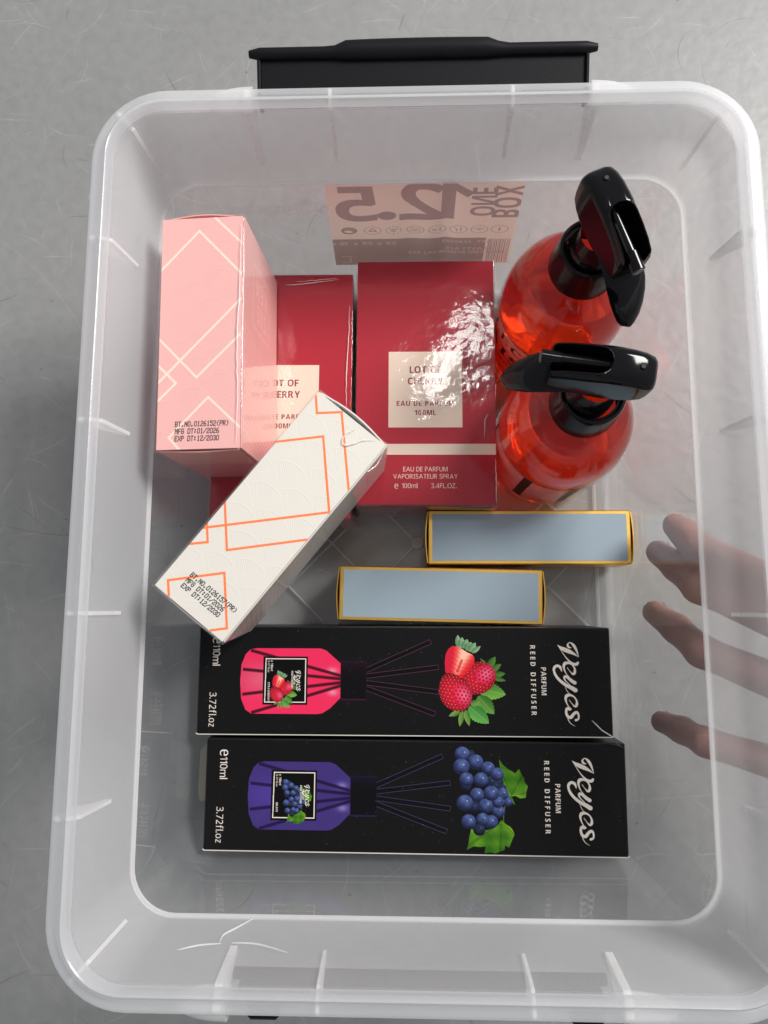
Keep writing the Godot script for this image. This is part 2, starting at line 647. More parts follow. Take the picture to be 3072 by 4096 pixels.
		for i in fine.size():
			radii.append(0.00012 + 0.0003 * sin(PI * i / (fine.size() - 1)))
		var s := Soup.new()
		tube_into(s, fine, radii, 8)
		part("crack", s.mesh(), white, o)
	build_latches(o)
	build_sticker(o)

func build_latches(o: Node3D) -> void:
	var black := mat(Color(0.007, 0.007, 0.009), 0.5, 0.28)
	relief(black, soft_grain, 0.004, Vector3(11, 11, 11))
	# far latch, swung open and out over the floor
	var n := Node3D.new()
	n.name = numbered("latch", o)
	n.position = Vector3(0.0005, 0.1435, -0.1902)
	n.rotation.x = deg_to_rad(14)
	o.add_child(n, true)
	var s := Soup.new()
	s.box(Vector3(0, 0, -0.009), Vector3(0.1475, 0.0024, 0.022), 0.0006)
	part("plate", s.mesh(), black, n)
	for sx: float in [-1.0, 1.0]:
		var e := Soup.new()
		e.box(Vector3(sx * 0.0742, -0.0012, -0.009), Vector3(0.0016, 0.0075, 0.022), 0.0005)
		part("side_flange", e.mesh(), black, n)
	var inner := Soup.new()
	inner.box(Vector3(0, 0.0018, 0.0004), Vector3(0.118, 0.0016, 0.003), 0.0005)
	part("snap_ridge", inner.mesh(), black, n)
	var rings := []
	for i in 33:
		var u := i / 32.0
		var x := lerpf(-0.0785, 0.0785, u)
		var fat := smoothstep(-0.041, -0.034, x) * (1.0 - smoothstep(0.03, 0.037, x))
		var bow := 0.0022 * (1.0 - pow(x / 0.0785, 2.0)) * fat
		var r := 0.0026 + 0.0007 * fat
		if i == 0 or i == 32:
			r *= 0.6
		var ring := []
		for j in 16:
			var a := TAU * j / 16
			ring.append(Vector3(x, 0.0018 + sin(a) * r * 0.95, -0.0206 - bow * 0.5 + cos(a) * (r + bow * 0.5)))
		rings.append(ring)
	var lip := Soup.new()
	lip.loft(rings)
	lip.fan(rings[0], true)
	lip.fan(rings[-1])
	part("pull_lip", lip.mesh(45), black, n)
	# near latch, folded down flat against the end wall, its feet just past the rim
	var m := Node3D.new()
	m.name = numbered("latch", o)
	m.position = Vector3(-0.002, 0.1365, half(0.13).y + 0.0112)
	o.add_child(m, true)
	var p := Soup.new()
	p.box(Vector3(0, -0.0095, 0.0), Vector3(0.1475, 0.019, 0.0024), 0.0006)
	part("plate", p.mesh(), black, m)
	for x: float in [-0.0625, 0.0665]:
		var f := Soup.new()
		f.box(Vector3(x, -0.0055, 0.0048), Vector3(0.0125, 0.009, 0.0105), 0.0012)
		part("hinge_foot", f.mesh(), black, m)
	var l2 := Soup.new()
	tube_into(l2, [Vector3(-0.0785, -0.0192, 0.001), Vector3(-0.02, -0.0192, 0.0016), Vector3(0.02, -0.0192, 0.0016), Vector3(0.0785, -0.0192, 0.001)], [0.0024, 0.0028, 0.0028, 0.0024], 12)
	part("pull_lip", l2.mesh(45), black, m)

func build_sticker(o: Node3D) -> void:
	# paper label on the outside of the far end wall; from inside it is seen from behind
	var c := Canvas.new(1000, 640, Color(1.0, 0.92, 0.86))
	var grey := Color(0.71, 0.64, 0.62)
	c.t = Transform2D(0.0, Vector2(-1.0, 0.64), 0.0, Vector2(1000, 0))   # artwork measured from behind, so left and right change places
	var face := func(s: String, font: Font, x: float, y: float, cap: float, wide := 1.0) -> void:
		var keep := c.t
		c.t = Transform2D(0.0, Vector2(1.0, 0.64), 0.0, Vector2.ZERO)
		c.text(s, font, Vector2(1000 - x, y), cap, grey, 0.5, 0.0, 0.0, wide)
		c.t = keep
	face.call("5", bold, 147, 226, 390, 0.86)
	c.disc(Vector2(308, 362), 50, grey)
	face.call("2", bold, 490, 212, 410, 0.86)
	face.call("1", bold, 672, 212, 410, 0.8)
	var keep := c.t
	c.t = Transform2D(0.0, Vector2(1.0, 0.64), 0.0, Vector2.ZERO)
	c.text("ONE", bold, Vector2(1000 - 808, 218), 128, grey, 0.5, -PI / 2, 0.0, 0.95)
	c.text("BOX", bold, Vector2(1000 - 930, 218), 142, grey, 0.5, -PI / 2, 0.0, 0.92)
	c.t = keep
	var xs := [99, 227, 341, 460, 578, 693, 806, 915]
	for i in 8:
		var p := Vector2(xs[i], 540)
		if i == 2:
			for k in 12:
				c.disc(p + Vector2.from_angle(TAU * k / 12) * 42, 5, grey)
			c.rect(Rect2(p.x - 22, p.y - 14, 44, 8), grey)
			c.rect(Rect2(p.x - 12, p.y + 6, 24, 10), grey)
			continue
		if i > 0:
			c.hoop(p, 46, 4, grey)
		if i == 0:
			c.hoop(p, 36, 16, grey)
			c.brush([Vector3(p.x - 30, p.y - 6, 14), Vector3(p.x + 5, p.y - 14, 20), Vector3(p.x + 30, p.y + 16, 14)], grey)
		elif i == 1:
			for k in 3:
				var a := TAU * k / 3 - PI / 2
				c.line(p + Vector2.from_angle(a) * 24, p + Vector2.from_angle(a + TAU / 3) * 24, 7, grey)
		elif i == 3:
			c.rect(Rect2(p.x - 28, p.y - 22, 56, 6), grey)
			c.hoop(p + Vector2(-14, 8), 12, 4, grey)
			c.hoop(p + Vector2(14, 8), 12, 4, grey)
		elif i == 4:
			c.rect(Rect2(p.x + 12, p.y - 24, 7, 44), grey)
			c.rect(Rect2(p.x - 30, p.y - 8, 30, 6), grey)
			c.rect(Rect2(p.x - 26, p.y + 8, 26, 6), grey)
		elif i == 5:
			c.rect(Rect2(p.x + 10, p.y - 24, 6, 46), grey)
			c.brush([Vector3(p.x - 24, p.y - 24, 5), Vector3(p.x - 10, p.y, 6), Vector3(p.x - 8, p.y + 24, 5)], grey)
		elif i == 6:
			c.brush([Vector3(p.x - 28, p.y, 5), Vector3(p.x, p.y - 14, 7), Vector3(p.x + 28, p.y, 5)], grey)
			c.hoop(p + Vector2(0, 8), 7, 4, grey)
		else:
			c.line(p + Vector2(0, -22), p + Vector2(0, 22), 5, grey)
			c.line(p + Vector2(-8, -10), p + Vector2(8, -10), 5, grey)
			c.line(p + Vector2(-8, 12), p + Vector2(8, 12), 5, grey)
	c.rect(Rect2(0, 648, 850, 352), Color(0.72, 0.63, 0.6))
	var pale := Color(0.87, 0.79, 0.74)
	c.t = Transform2D(0.0, Vector2(1.0, 0.64), 0.0, Vector2.ZERO)
	c.text("39 x 29 x 16 cm", bold, Vector2(1000 - 150, 705), 40, pale)
	c.text("ART. 2242143", bold, Vector2(1000 - 745, 698), 30, pale)
	c.text("PLAST1 A/S", bold, Vector2(1000 - 760, 790), 34, pale)
	c.text("USSERØD KONGEVEJ 132", bold, Vector2(1000 - 690, 838), 34, pale)
	c.t = keep
	c.path([Vector2(40, 880), Vector2(90, 880), Vector2(90, 960), Vector2(40, 960)], 7, pale)
	var rng := RandomNumberGenerator.new()
	rng.seed = 4
	var x := 866.0
	while x < 985:
		var w := rng.randf_range(2.0, 6.5)
		c.rect(Rect2(x, 665, w, 320), grey)
		x += w + rng.randf_range(2.5, 6.0)
	var m := painted(c.im, 0.55)
	m.backlight_enabled = true
	m.backlight = Color(0.9, 0.9, 0.9)
	var s := Soup.new()
	var cols := 24
	var rings := []
	for k in 2:
		for i in 13:
			var y := lerpf(0.0985, 0.03, i / 12.0)
			if k == 1:
				y = lerpf(0.03, 0.0985, i / 12.0)
			var row := []
			for j in cols + 1:
				var u := float(j) / cols
				var xx := lerpf(0.0552, -0.0495, u)
				# two soft vertical creases where the paper has lifted
				var lift := 0.0009 * exp(-pow((xx - 0.016) / 0.004, 2.0)) + 0.0006 * exp(-pow((xx + 0.004) / 0.003, 2.0))
				row.append(Vector3(xx, y, -half(y).y - 0.0020 - lift - 0.0002 * k))
			rings.append(row)
	for i in 12:
		for j in cols:
			var u0 := float(j) / cols
			var u1 := float(j + 1) / cols
			s.quad(rings[i + 1][j], rings[i + 1][j + 1], rings[i][j + 1], rings[i][j], Vector2(u0, (i + 1) / 12.0), Vector2(u1, (i + 1) / 12.0), Vector2(u1, i / 12.0), Vector2(u0, i / 12.0))
	part("paper_label", s.mesh(60), m, o)

# ------------------------------------------------------------------ cartons
func film(size: Vector3) -> ArrayMesh:
	# shrink wrap round a carton, a little slack, with folded ends
	var s := Soup.new()
	var h := size / 2
	var n := 14
	var noise := FastNoiseLite.new()
	noise.seed = int(size.x * 1e5)
	noise.frequency = 28.0
	noise.fractal_octaves = 3
	var r := 0.0009
	var at := func(q: Vector3) -> Vector3:
		# edges rounded, faces a little slack
		var core := q.clamp(-h + Vector3.ONE * r, h - Vector3.ONE * r)
		var out := (q - core).normalized()
		return core + out * (r + noise.get_noise_3dv(q) * 0.00035)
	var steps := func(half_length: float) -> Array:
		var e := r / half_length
		var list := [-1.0, -1.0 + e * 0.3, -1.0 + e * 0.65, -1.0 + e]
		for i in range(1, n):
			list.append(lerpf(-1.0 + e, 1.0 - e, float(i) / n))
		list.append_array([1.0 - e, 1.0 - e * 0.65, 1.0 - e * 0.3, 1.0])
		return list
	for f: Array in [[Vector3.RIGHT, Vector3.UP, Vector3.BACK], [Vector3.UP, Vector3.BACK, Vector3.RIGHT], [Vector3.BACK, Vector3.RIGHT, Vector3.UP]]:
		for sg: float in [1.0, -1.0]:
			var c: Vector3 = f[0] * h.dot(f[0]) * sg
			var u: Vector3 = f[1] * h.dot(f[1]) * sg
			var v: Vector3 = f[2] * h.dot(f[2])
			var lu := h.dot(f[1]) * 20.0
			var lv := h.dot(f[2]) * 20.0
			var su: Array = steps.call(h.dot(f[1]))
			var sv: Array = steps.call(h.dot(f[2]))
			for i in su.size() - 1:
				for j in sv.size() - 1:
					var a: float = su[i]
					var b: float = su[i + 1]
					var d: float = sv[j]
					var e: float = sv[j + 1]
					s.quad(at.call(c + u * a + v * d), at.call(c + u * b + v * d), at.call(c + u * b + v * e), at.call(c + u * a + v * e), Vector2(a * lu, d * lv), Vector2(b * lu, d * lv), Vector2(b * lu, e * lv), Vector2(a * lu, e * lv))
	return s.mesh(60)

func front_sheet(w: float, l: float) -> ArrayMesh:
	# the printed front of a carton: a thin sheet lying face up, top of the artwork towards -z
	var s := Soup.new()
	var h := Vector3(w / 2, 0.00025, l / 2)
	s.box(Vector3.ZERO, h * 2, 0.0)
	for i in s.p.size():
		s.uv[i] = Vector2(s.p[i].x / w + 0.5, s.p[i].z / l + 0.5)
	return s.mesh(20)

func wrap_material(amount: float) -> StandardMaterial3D:
	var m := see_through(Color(0.95, 0.95, 0.95), 0.02, 0.075)
	m.metallic_specular = 0.42
	relief(m, wrinkle, amount)
	m.uv1_scale = Vector3(0.8, 0.8, 1)
	return m

func film_fold(pts: Array, w: float, m: Material, o: Node3D) -> void:
	# a raised crease in the shrink wrap, wandering a little
	var rng := RandomNumberGenerator.new()
	rng.seed = int(absf(pts[0].x + pts[0].z) * 1e6)
	var fine := []
	var radii := []
	var n := pts.size()
	for i in n - 1:
		for k in 10:
			fine.append(pts[i].cubic_interpolate(pts[i + 1], pts[maxi(i - 1, 0)], pts[mini(i + 2, n - 1)], k / 10.0) + Vector3(rng.randfn(), 0, rng.randfn()) * 0.00012)
	fine.append(pts[-1])
	for i in fine.size():
		radii.append(w * (0.25 + 0.75 * sin(PI * i / (fine.size() - 1))) * rng.randf_range(0.6, 1.0))
	var s := Soup.new()
	tube_into(s, fine, radii, 6)
	part("film_fold", s.mesh(60), m, o)

func red_art() -> Image:
	var c := Canvas.new(960, 1720, Color(0.65, 0.02, 0.14))
	c.t = Transform2D(0.0, Vector2(0.96, 1.72), 0.0, Vector2.ZERO)
	var cream := Color(0.88, 0.81, 0.74)
	var ink := Color(0.52, 0.12, 0.2)
	c.rect(Rect2(232, 381, 532, 311), cream)
	c.rect(Rect2(-2, 758, 1004, 44), cream)
	c.t = Transform2D(0.0, Vector2(0.96, 0.96), 0.0, Vector2.ZERO)   # square units, 1000 x 1792
	var k := 1.792
	c.text("LOT OF", bold, Vector2(500, 455 * k), 50, ink)
	c.text("CHERRY", bold, Vector2(500, 502 * k), 50, ink)
	c.text("EAU DE PARFUM", bold, Vector2(497, 594 * k), 36, ink, 0.5, 0.0, 4.0)
	c.text("100ML", bold, Vector2(497, 631 * k), 36, ink, 0.5, 0.0, 4.0)
	c.text("EAU DE PARFUM", sans, Vector2(498, 859 * k), 33, cream)
	c.text("VAPORISATEUR SPRAY", sans, Vector2(498, 888 * k), 33, cream)
	c.text("e", serif, Vector2(278, 924 * k), 46, cream, 0.0)
	c.text("100ml", sans, Vector2(330, 925 * k), 34, cream, 0.0)
	c.text("3.4FL.OZ.", sans, Vector2(720, 925 * k), 34, cream, 1.0)
	return c.im

func build_red_boxes() -> void:
	var art := painted(red_art(), 0.5)
	art.metallic_specular = 0.25
	# the board is embossed with a fine weave
	var weave := Image.create_empty(256, 256, false, Image.FORMAT_L8)
	for y in 256:
		for x in 256:
			var v := 0.5 + 0.25 * sin(TAU * (x + y) / 16.0) + 0.25 * sin(TAU * (x - y) / 16.0)
			weave.set_pixel(x, y, Color(v, v, v))
	var side := mat(Color(0.3, 0.006, 0.02), 0.25)
	var dark := mat(Color(0.16, 0.012, 0.02), 0.4)
	var wrap := wrap_material(0.0095)
	var size := Vector3(0.0788, 0.0478, 0.1425)
	var body := Soup.new()
	body.box(Vector3(0, size.y / 2 - 0.0003, 0), size - Vector3(0.0006, 0.0006, 0.002), 0.0004)
	var bm := body.mesh()
	var sheet := front_sheet(size.x - 0.0008, size.z - 0.0008)
	var flap := Soup.new()
	flap.box(Vector3.ZERO, Vector3(size.x - 0.002, 0.0005, 0.0012), 0.0001)
	var fm := flap.mesh()
	var tuck := Soup.new()
	tuck.box(Vector3.ZERO, Vector3(0.012, 0.0006, 0.0006), 0.0001)
	var tm := tuck.mesh()
	var fw := film(size + Vector3(0.0006, 0.0012, 0.0012))
	var labels := ["red perfume carton lying under the pink carton, its cream label half hidden", "red perfume carton beside the bottles with its whole cream label and stripe in view"]
	for i in 2:
		var o := thing("perfume_carton", labels[i], "carton", Transform3D(Basis(Vector3.UP, deg_to_rad([-0.3, -0.2][i])), [Vector3(-0.0768, 0.005, -0.0805), Vector3(0.0042, 0.005, -0.0878)][i]), "red perfume cartons")
		part("carton_body", bm, side, o)
		part("printed_front", sheet, art, o, Transform3D(Basis(), Vector3(0, size.y - 0.0003, 0)))
		for z: float in [-1.0, 1.0]:
			part("end_flap", fm, dark, o, Transform3D(Basis(), Vector3(0, size.y - 0.0009, z * (size.z / 2 - 0.0005))))
			for x: float in [-0.031, 0.031]:
				part("tuck_slot", tm, mat(Color(0.5, 0.3, 0.3), 0.6), o, Transform3D(Basis(), Vector3(x, size.y - 0.0022, z * (size.z / 2 - 0.0002))))
		part("shrink_wrap", fw, wrap, o, Transform3D(Basis(), Vector3(0, size.y / 2 + 0.0004, 0)))
		var y := size.y + 0.0011
		var crease := see_through(Color(0.95, 0.93, 0.93), 0.6, 0.12)
		if i == 0:
			film_fold([Vector3(0.0, y, -0.0642), Vector3(0.012, y, -0.0652), Vector3(0.031, y, -0.0676)], 0.00028, crease, o)
			film_fold([Vector3(0.006, y, -0.0665), Vector3(0.018, y, -0.0672), Vector3(0.03, y, -0.0686)], 0.0002, crease, o)
			film_fold([Vector3(0.0375, y, -0.052), Vector3(0.037, y, -0.03), Vector3(0.0362, y, -0.008), Vector3(0.0366, y, 0.008)], 0.0003, crease, o)
		else:
			film_fold([Vector3(0.0345, y, -0.028), Vector3(0.0338, y, -0.024), Vector3(0.0347, y, -0.019)], 0.00026, crease, o)
			film_fold([Vector3(0.0348, y, 0.02), Vector3(0.033, y, 0.024), Vector3(0.0325, y, 0.033)], 0.00024, crease, o)
			film_fold([Vector3(0.0385, y - 0.0004, 0.045), Vector3(0.0388, y - 0.0004, 0.06), Vector3(0.0386, y - 0.0004, 0.07)], 0.0003, crease, o)

func dot_rows(ch: String) -> Array:
	# five columns by seven rows, as an ink-jet coder prints them
	var f := {
		"0": ["01110", "10001", "10001", "10001", "10001", "10001", "01110"], "1": ["00100", "01100", "00100", "00100", "00100", "00100", "01110"], "2": ["01110", "10001", "00001", "00110", "01000", "10000", "11111"],
		"3": ["01110", "10001", "00001", "00110", "00001", "10001", "01110"], "5": ["11111", "10000", "11110", "00001", "00001", "10001", "01110"], "6": ["00110", "01000", "10000", "11110", "10001", "10001", "01110"],
		"7": ["11111", "00001", "00010", "00100", "01000", "01000", "01000"], "B": ["11110", "10001", "10001", "11110", "10001", "10001", "11110"], "T": ["11111", "00100", "00100", "00100", "00100", "00100", "00100"],
		"N": ["10001", "11001", "10101", "10101", "10011", "10001", "10001"], "O": ["01110", "10001", "10001", "10001", "10001", "10001", "01110"], "P": ["11110", "10001", "10001", "11110", "10000", "10000", "10000"],
		"R": ["11110", "10001", "10001", "11110", "10100", "10010", "10001"], "M": ["10001", "11011", "10101", "10101", "10001", "10001", "10001"], "F": ["11111", "10000", "10000", "11110", "10000", "10000", "10000"],
		"G": ["01110", "10001", "10000", "10111", "10001", "10001", "01110"], "D": ["11110", "10001", "10001", "10001", "10001", "10001", "11110"], "E": ["11111", "10000", "10000", "11110", "10000", "10000", "11111"],
		"X": ["10001", "10001", "01010", "00100", "01010", "10001", "10001"], ":": ["00000", "01100", "01100", "00000", "01100", "01100", "00000"], ".": ["00000", "00000", "00000", "00000", "00000", "01100", "01100"],
		"/": ["00001", "00001", "00010", "00100", "01000", "10000", "10000"], "(": ["00010", "00100", "01000", "01000", "01000", "00100", "00010"], ")": ["01000", "00100", "00010", "00010", "00010", "00100", "01000"],
	}
	return f.get(ch, [])

func dot_text(c: Canvas, s: String, at: Vector2, step: Vector2, slant: float) -> void:
	for i in s.length():
		var rows := dot_rows(s[i])
		for r in rows.size():
			for k in 5:
				if rows[r][k] == "1":
					c.disc(at + Vector2((i * 6 + k) * step.x - r * slant, r * step.y), step.x * 0.82, Color(0.05, 0.05, 0.09), 1.15)

func frame_art(ground: Color, lines: Array, ink: Color, code: Array, at: Vector2, step: Vector2) -> Image:
	# coordinates run 0 to 1000 across and 0 to 2825 down
	var c := Canvas.new(560, 1582, ground)
	c.t = Transform2D(0.0, Vector2(0.56, 0.56), 0.0, Vector2.ZERO)
	for l: Array in lines:
		var pts := []
		for q: Vector2 in l:
			pts.append(Vector2(q.x, q.y * 2.825))
		c.path(pts, 27, ink)
	for i in code.size():
		dot_text(c, code[i], at + Vector2(0, i * step.y * 9.3), step, 0.6)
	return c.im

func fan_relief() -> Texture2D:
	# embossed fans in square tiles, laid diagonally
	var w := 420
	var h := 1187
	var im := Image.create_empty(w, h, false, Image.FORMAT_L8)
	im.fill(Color(0.5, 0.5, 0.5))
	var tile := 138.0
	for y in h:
		for x in w:
			var p := Vector2(x, y).rotated(PI / 4 + 0.12) / tile
			p.y += 0.5 * posmod(int(floor(p.x)), 2)
			var q := p - p.floor()
			var v := 0.5
			var d := (q - Vector2(0.06, 0.98))
			var r := d.length()
			var a := atan2(-d.y, d.x)
			if r > 0.38 and r < 0.86 and a > 0.55 and a < 1.5:
				v += 0.3 * sin(a * 62.0) * smoothstep(0.38, 0.5, r)
			v += 0.45 * exp(-pow((r - 0.9) / 0.02, 2.0)) * (1.0 if a > 0.25 and a < 1.55 else 0.0)
			v -= 0.35 * exp(-pow((q.x - 0.03) / 0.016, 2.0)) * (1.0 if q.y > 0.15 and q.y < 0.9 else 0.0)
			im.set_pixel(x, y, Color(v, v, v))
	return ImageTexture.create_from_image(im)

func side_art(ground: Color, ink: Color) -> Image:
	# the wide side: a framed word by the top and a slanting hatch
	var c := Canvas.new(800, 512, ground)
	c.path([Vector2(100, 130), Vector2(330, 130), Vector2(330, 380), Vector2(100, 380), Vector2(100, 130)], 5, ink)
	c.text("KEN", sans, Vector2(175, 255), 62, ink, 0.5, -PI / 2, 16.0)
	c.text("ZIE", sans, Vector2(265, 255), 62, ink, 0.5, -PI / 2, 16.0)
	for i in 16:
		c.line(Vector2(370 + i * 24, 36), Vector2(470 + i * 24, 470), 4, ink)
	for i in 7:
		c.rect(Rect2(360 + i * 56, 18, 44, 9), ink)
	return c.im

func build_pink_and_white() -> void:
	var v := func(x: float, y: float) -> Vector2: return Vector2(x, y)
	var pink_lines := [[Vector2(-14, 232), Vector2(464, 58), Vector2(1010, 262)], [Vector2(630, -8), Vector2(1010, 125)], [Vector2(1010, 360), Vector2(-14, 722)], [Vector2(-14, 525), Vector2(466, 699), Vector2(1010, 512)], [Vector2(-14, 640), Vector2(217, 721), Vector2(-14, 800)], [Vector2(290, 1006), Vector2(148, 950), Vector2(612, 784), Vector2(1010, 918)]]
	var white_lines := [[Vector2(-10, 268), Vector2(374, 130), Vector2(992, 349), Vector2(-10, 714)], [Vector2(-10, 17), Vector2(143, 73), Vector2(356, 7), Vector2(1010, 235)], [Vector2(-10, 578), Vector2(371, 719), Vector2(1010, 483)], [Vector2(-10, 686), Vector2(143, 743), Vector2(-14, 797)], [Vector2(205, 999), Vector2(79, 954), Vector2(516, 793), Vector2(942, 950), Vector2(810, 998)]]
	var pink_code := ["BT.NO.0126152(PR)", "MFG DT:01/2026", "EXP DT:12/2030"]
	var white_code := ["BT.NO.0126157(PR)", "MFG DT:01/2026", "EXP DT:12/2030"]
	var emboss := fan_relief()
	var colours := [Color(0.925, 0.695, 0.675), Color(0.87, 0.85, 0.815)]
	var inks := [Color(0.93, 0.86, 0.79), Color(0.98, 0.48, 0.22)]
	var fronts := [frame_art(colours[0], pink_lines, inks[0], pink_code, Vector2(225, 2500), Vector2(6.4, 9.2)), frame_art(colours[1], white_lines, inks[1], white_code, Vector2(240, 2455), Vector2(6.6, 8.2))]
	var size := Vector3(0.0400, 0.0705, 0.1138)
	var body := Soup.new()
	body.box(Vector3(0, size.y / 2 - 0.0003, 0), size - Vector3(0.0006, 0.0006, 0.0012), 0.0005)
	var bm := body.mesh()
	var sheet := front_sheet(size.x - 0.001, size.z - 0.001)
	var side_sheet := Soup.new()
	side_sheet.box(Vector3.ZERO, Vector3(0.0005, size.y - 0.0012, size.z - 0.0012), 0.0)
	for i in side_sheet.p.size():
		side_sheet.uv[i] = Vector2(side_sheet.p[i].z / (size.z - 0.0012) + 0.5, 0.5 - side_sheet.p[i].y / (size.y - 0.0012))
	var ssm := side_sheet.mesh()
	var wrap := wrap_material(0.006)
	var fw := film(size + Vector3(0.0010, 0.0014, 0.0014))
	# the pink one leans a little to the left on the red carton; the white one lies askew across red cartons and diffuser box
	var places := [
		Transform3D(Basis(Vector3.UP, deg_to_rad(0.9)) * Basis(Vector3.BACK, deg_to_rad(2.4)), Vector3(-0.1002, 0.0545, -0.089)),
		Transform3D(Basis(Vector3.UP, deg_to_rad(-39.2)) * Basis(Vector3.BACK, deg_to_rad(-3.4)), Vector3(-0.0702, 0.0578, -0.0045)),
	]
	var labels := ["pink perfume carton with cream diamond lines standing on edge over a red carton", "white perfume carton with orange diamond lines lying askew across the other boxes"]
	for i in 2:
		var art := painted(fronts[i], 0.55)
		relief(art, emboss, 0.009)
		var o := thing("perfume_carton", labels[i], "carton", places[i])
		part("carton_body", bm, mat([Color(0.78, 0.27, 0.29), Color(0.68, 0.655, 0.62)][i], 0.5), o)
		part("printed_front", sheet, art, o, Transform3D(Basis(), Vector3(0, size.y, 0)))
		var sa := painted(side_art(colours[i].darkened(0.04), [Color(0.97, 0.74, 0.73), Color(0.88, 0.66, 0.56)][i]), 0.4)
		part("printed_side", ssm, sa, o, Transform3D(Basis(), Vector3(size.x / 2, size.y / 2, 0)))
		# tuck flaps at both ends, bowed a little outwards
		for z: float in [-1.0, 1.0]:
			var f := Soup.new()
			var rings := []
			for k in 9:
				var u := k / 8.0
				var bow := (0.0022 if z < 0 else 0.0008) * sin(PI * clampf(u * 1.0, 0.0, 1.0))
				var x := lerpf(-size.x / 2 + 0.001, size.x / 2 - 0.001, u)
				var zz := z * (size.z / 2 + bow)
				rings.append([Vector3(x, size.y - 0.0012, zz), Vector3(x, size.y * 0.55, z * size.z / 2), Vector3(x, size.y * 0.55, z * (size.z / 2 - 0.0005)), Vector3(x, size.y - 0.0012, zz - z * 0.0006)])
			f.loft(rings, true, z > 0)
			part("end_flap", f.mesh(25), mat([Color(0.8, 0.36, 0.32), Color(0.72, 0.69, 0.65)][i], 0.6), o)
		part("shrink_wrap", fw, wrap, o, Transform3D(Basis(), Vector3(0, size.y / 2 + 0.0002, 0)))
		var y := size.y + 0.0011
		var crease := see_through(Color(0.97, 0.96, 0.95), 0.6, 0.12)
		if i == 0:
			film_fold([Vector3(0.0192, y, -0.052), Vector3(0.0186, y, -0.02), Vector3(0.0178, y, 0.004), Vector3(0.0184, y, 0.03), Vector3(0.0182, y, 0.054)], 0.0003, crease, o)
			film_fold([Vector3(0.0204, y - 0.0008, -0.05), Vector3(0.0203, y - 0.0008, -0.01), Vector3(0.0203, y - 0.0008, 0.05)], 0.0003, crease, o)
		else:
			film_fold([Vector3(0.0045, y, -0.0545), Vector3(0.0025, y, -0.0475), Vector3(0.0055, y, -0.045), Vector3(0.0105, y, -0.052), Vector3(0.0145, y, -0.0555)], 0.0003, crease, o)
			film_fold([Vector3(0.0205, y - 0.0009, -0.054), Vector3(0.0216, y - 0.004, -0.048), Vector3(0.0207, y - 0.002, -0.042)], 0.0004, crease, o)

func build_blue_cartons() -> void:
	var gold := mat(Color(0.88, 0.53, 0.12), 0.36)
	gold.metallic = 1.0
	relief(gold, wrinkle, 0.008, Vector3(14, 14, 14))
	# pale blue board, printed in a fine screen
	var im := Image.create_empty(1024, 270, false, Image.FORMAT_RGBA8)
	for y in 270:
		for x in 1024:
			var d := 0.018 * sin((x + y * 0.35) * 0.9) * sin((y - x * 0.35) * 0.9)
			im.set_pixel(x, y, Color(0.60 + d, 0.67 + d, 0.715 + d))
	var blue := painted(im, 0.38)
	var size := Vector3(0.1148, 0.0312, 0.0308)
	var body := Soup.new()
	body.box(Vector3(0, size.y / 2, 0), size, 0.0005)
	var bm := body.mesh()
	var panel := Soup.new()
	panel.box(Vector3.ZERO, Vector3(size.x - 0.0046, 0.0003, size.z - 0.0040), 0.0)
	for i in panel.p.size():
		panel.uv[i] = Vector2(panel.p[i].x / (size.x - 0.0046) + 0.5, panel.p[i].z / (size.z - 0.0040) + 0.5)
	var pm := panel.mesh()
	var flap := Soup.new()
	var rings := []
	for k in 7:
		var u := k / 6.0
		var z := lerpf(-size.z / 2 + 0.0008, size.z / 2 - 0.0008, u)
		var bow := 0.0011 * sin(PI * u) + 0.0003
		rings.append([Vector3(bow, size.y - 0.0006, z), Vector3(0.0002, 0.002, z), Vector3(-0.0003, 0.002, z), Vector3(bow - 0.0005, size.y - 0.0006, z)])
	flap.loft(rings, true)
	flap.fan(rings[0], true)
	flap.fan(rings[-1])
	var fm := flap.mesh(25)
	var labels := ["pale blue carton with gold edges, right against the red carton's near end", "pale blue carton with gold edges, pressed along the black strawberry box"]
	var at := [Vector3(0.0632, 0.005, -0.0005), Vector3(0.0125, 0.005, 0.0323)]
	var turn := [0.0, -1.2]
	for i in 2:
		var o := thing("slim_carton", labels[i], "carton", Transform3D(Basis(Vector3.UP, deg_to_rad(turn[i])), at[i]), "pale blue cartons with gold edges")
		part("gold_body", bm, gold, o)
		part("blue_panel", pm, blue, o, Transform3D(Basis(), Vector3(0, size.y + 0.0001, 0)))
		for sx: float in [1.0, -1.0]:
			part("end_flap", fm, gold, o, Transform3D(Basis(Vector3.UP, 0.0 if sx > 0 else PI), Vector3(sx * (size.x / 2 + 0.0003), 0, 0)))

# ------------------------------------------------------------------ reed diffuser boxes
func leaf_shape(a: Vector2, b: Vector2, wide: float, teeth: int, side := 0.0) -> PackedVector2Array:
	# a leaf from stalk a to tip b, its margin cut into teeth
	var out := PackedVector2Array()
	var d := b - a
	var n := Vector2(-d.y, d.x).normalized()
	for s: float in [1.0, -1.0]:
		for i in teeth * 2 + 1:
			var u := float(i) / (teeth * 2)
			var k := u if s > 0 else 1.0 - u
			var w := wide * pow(sin(PI * pow(k, 0.8)), 0.8)
			var tooth := (1.0 if i % 2 == 0 else 0.86) if teeth > 3 else 1.0
			out.append(a + d * (k + (0.03 if i % 2 == 0 else 0.0) * (1.0 - k)) + n * s * w * tooth + n * side * sin(PI * k))
	return out

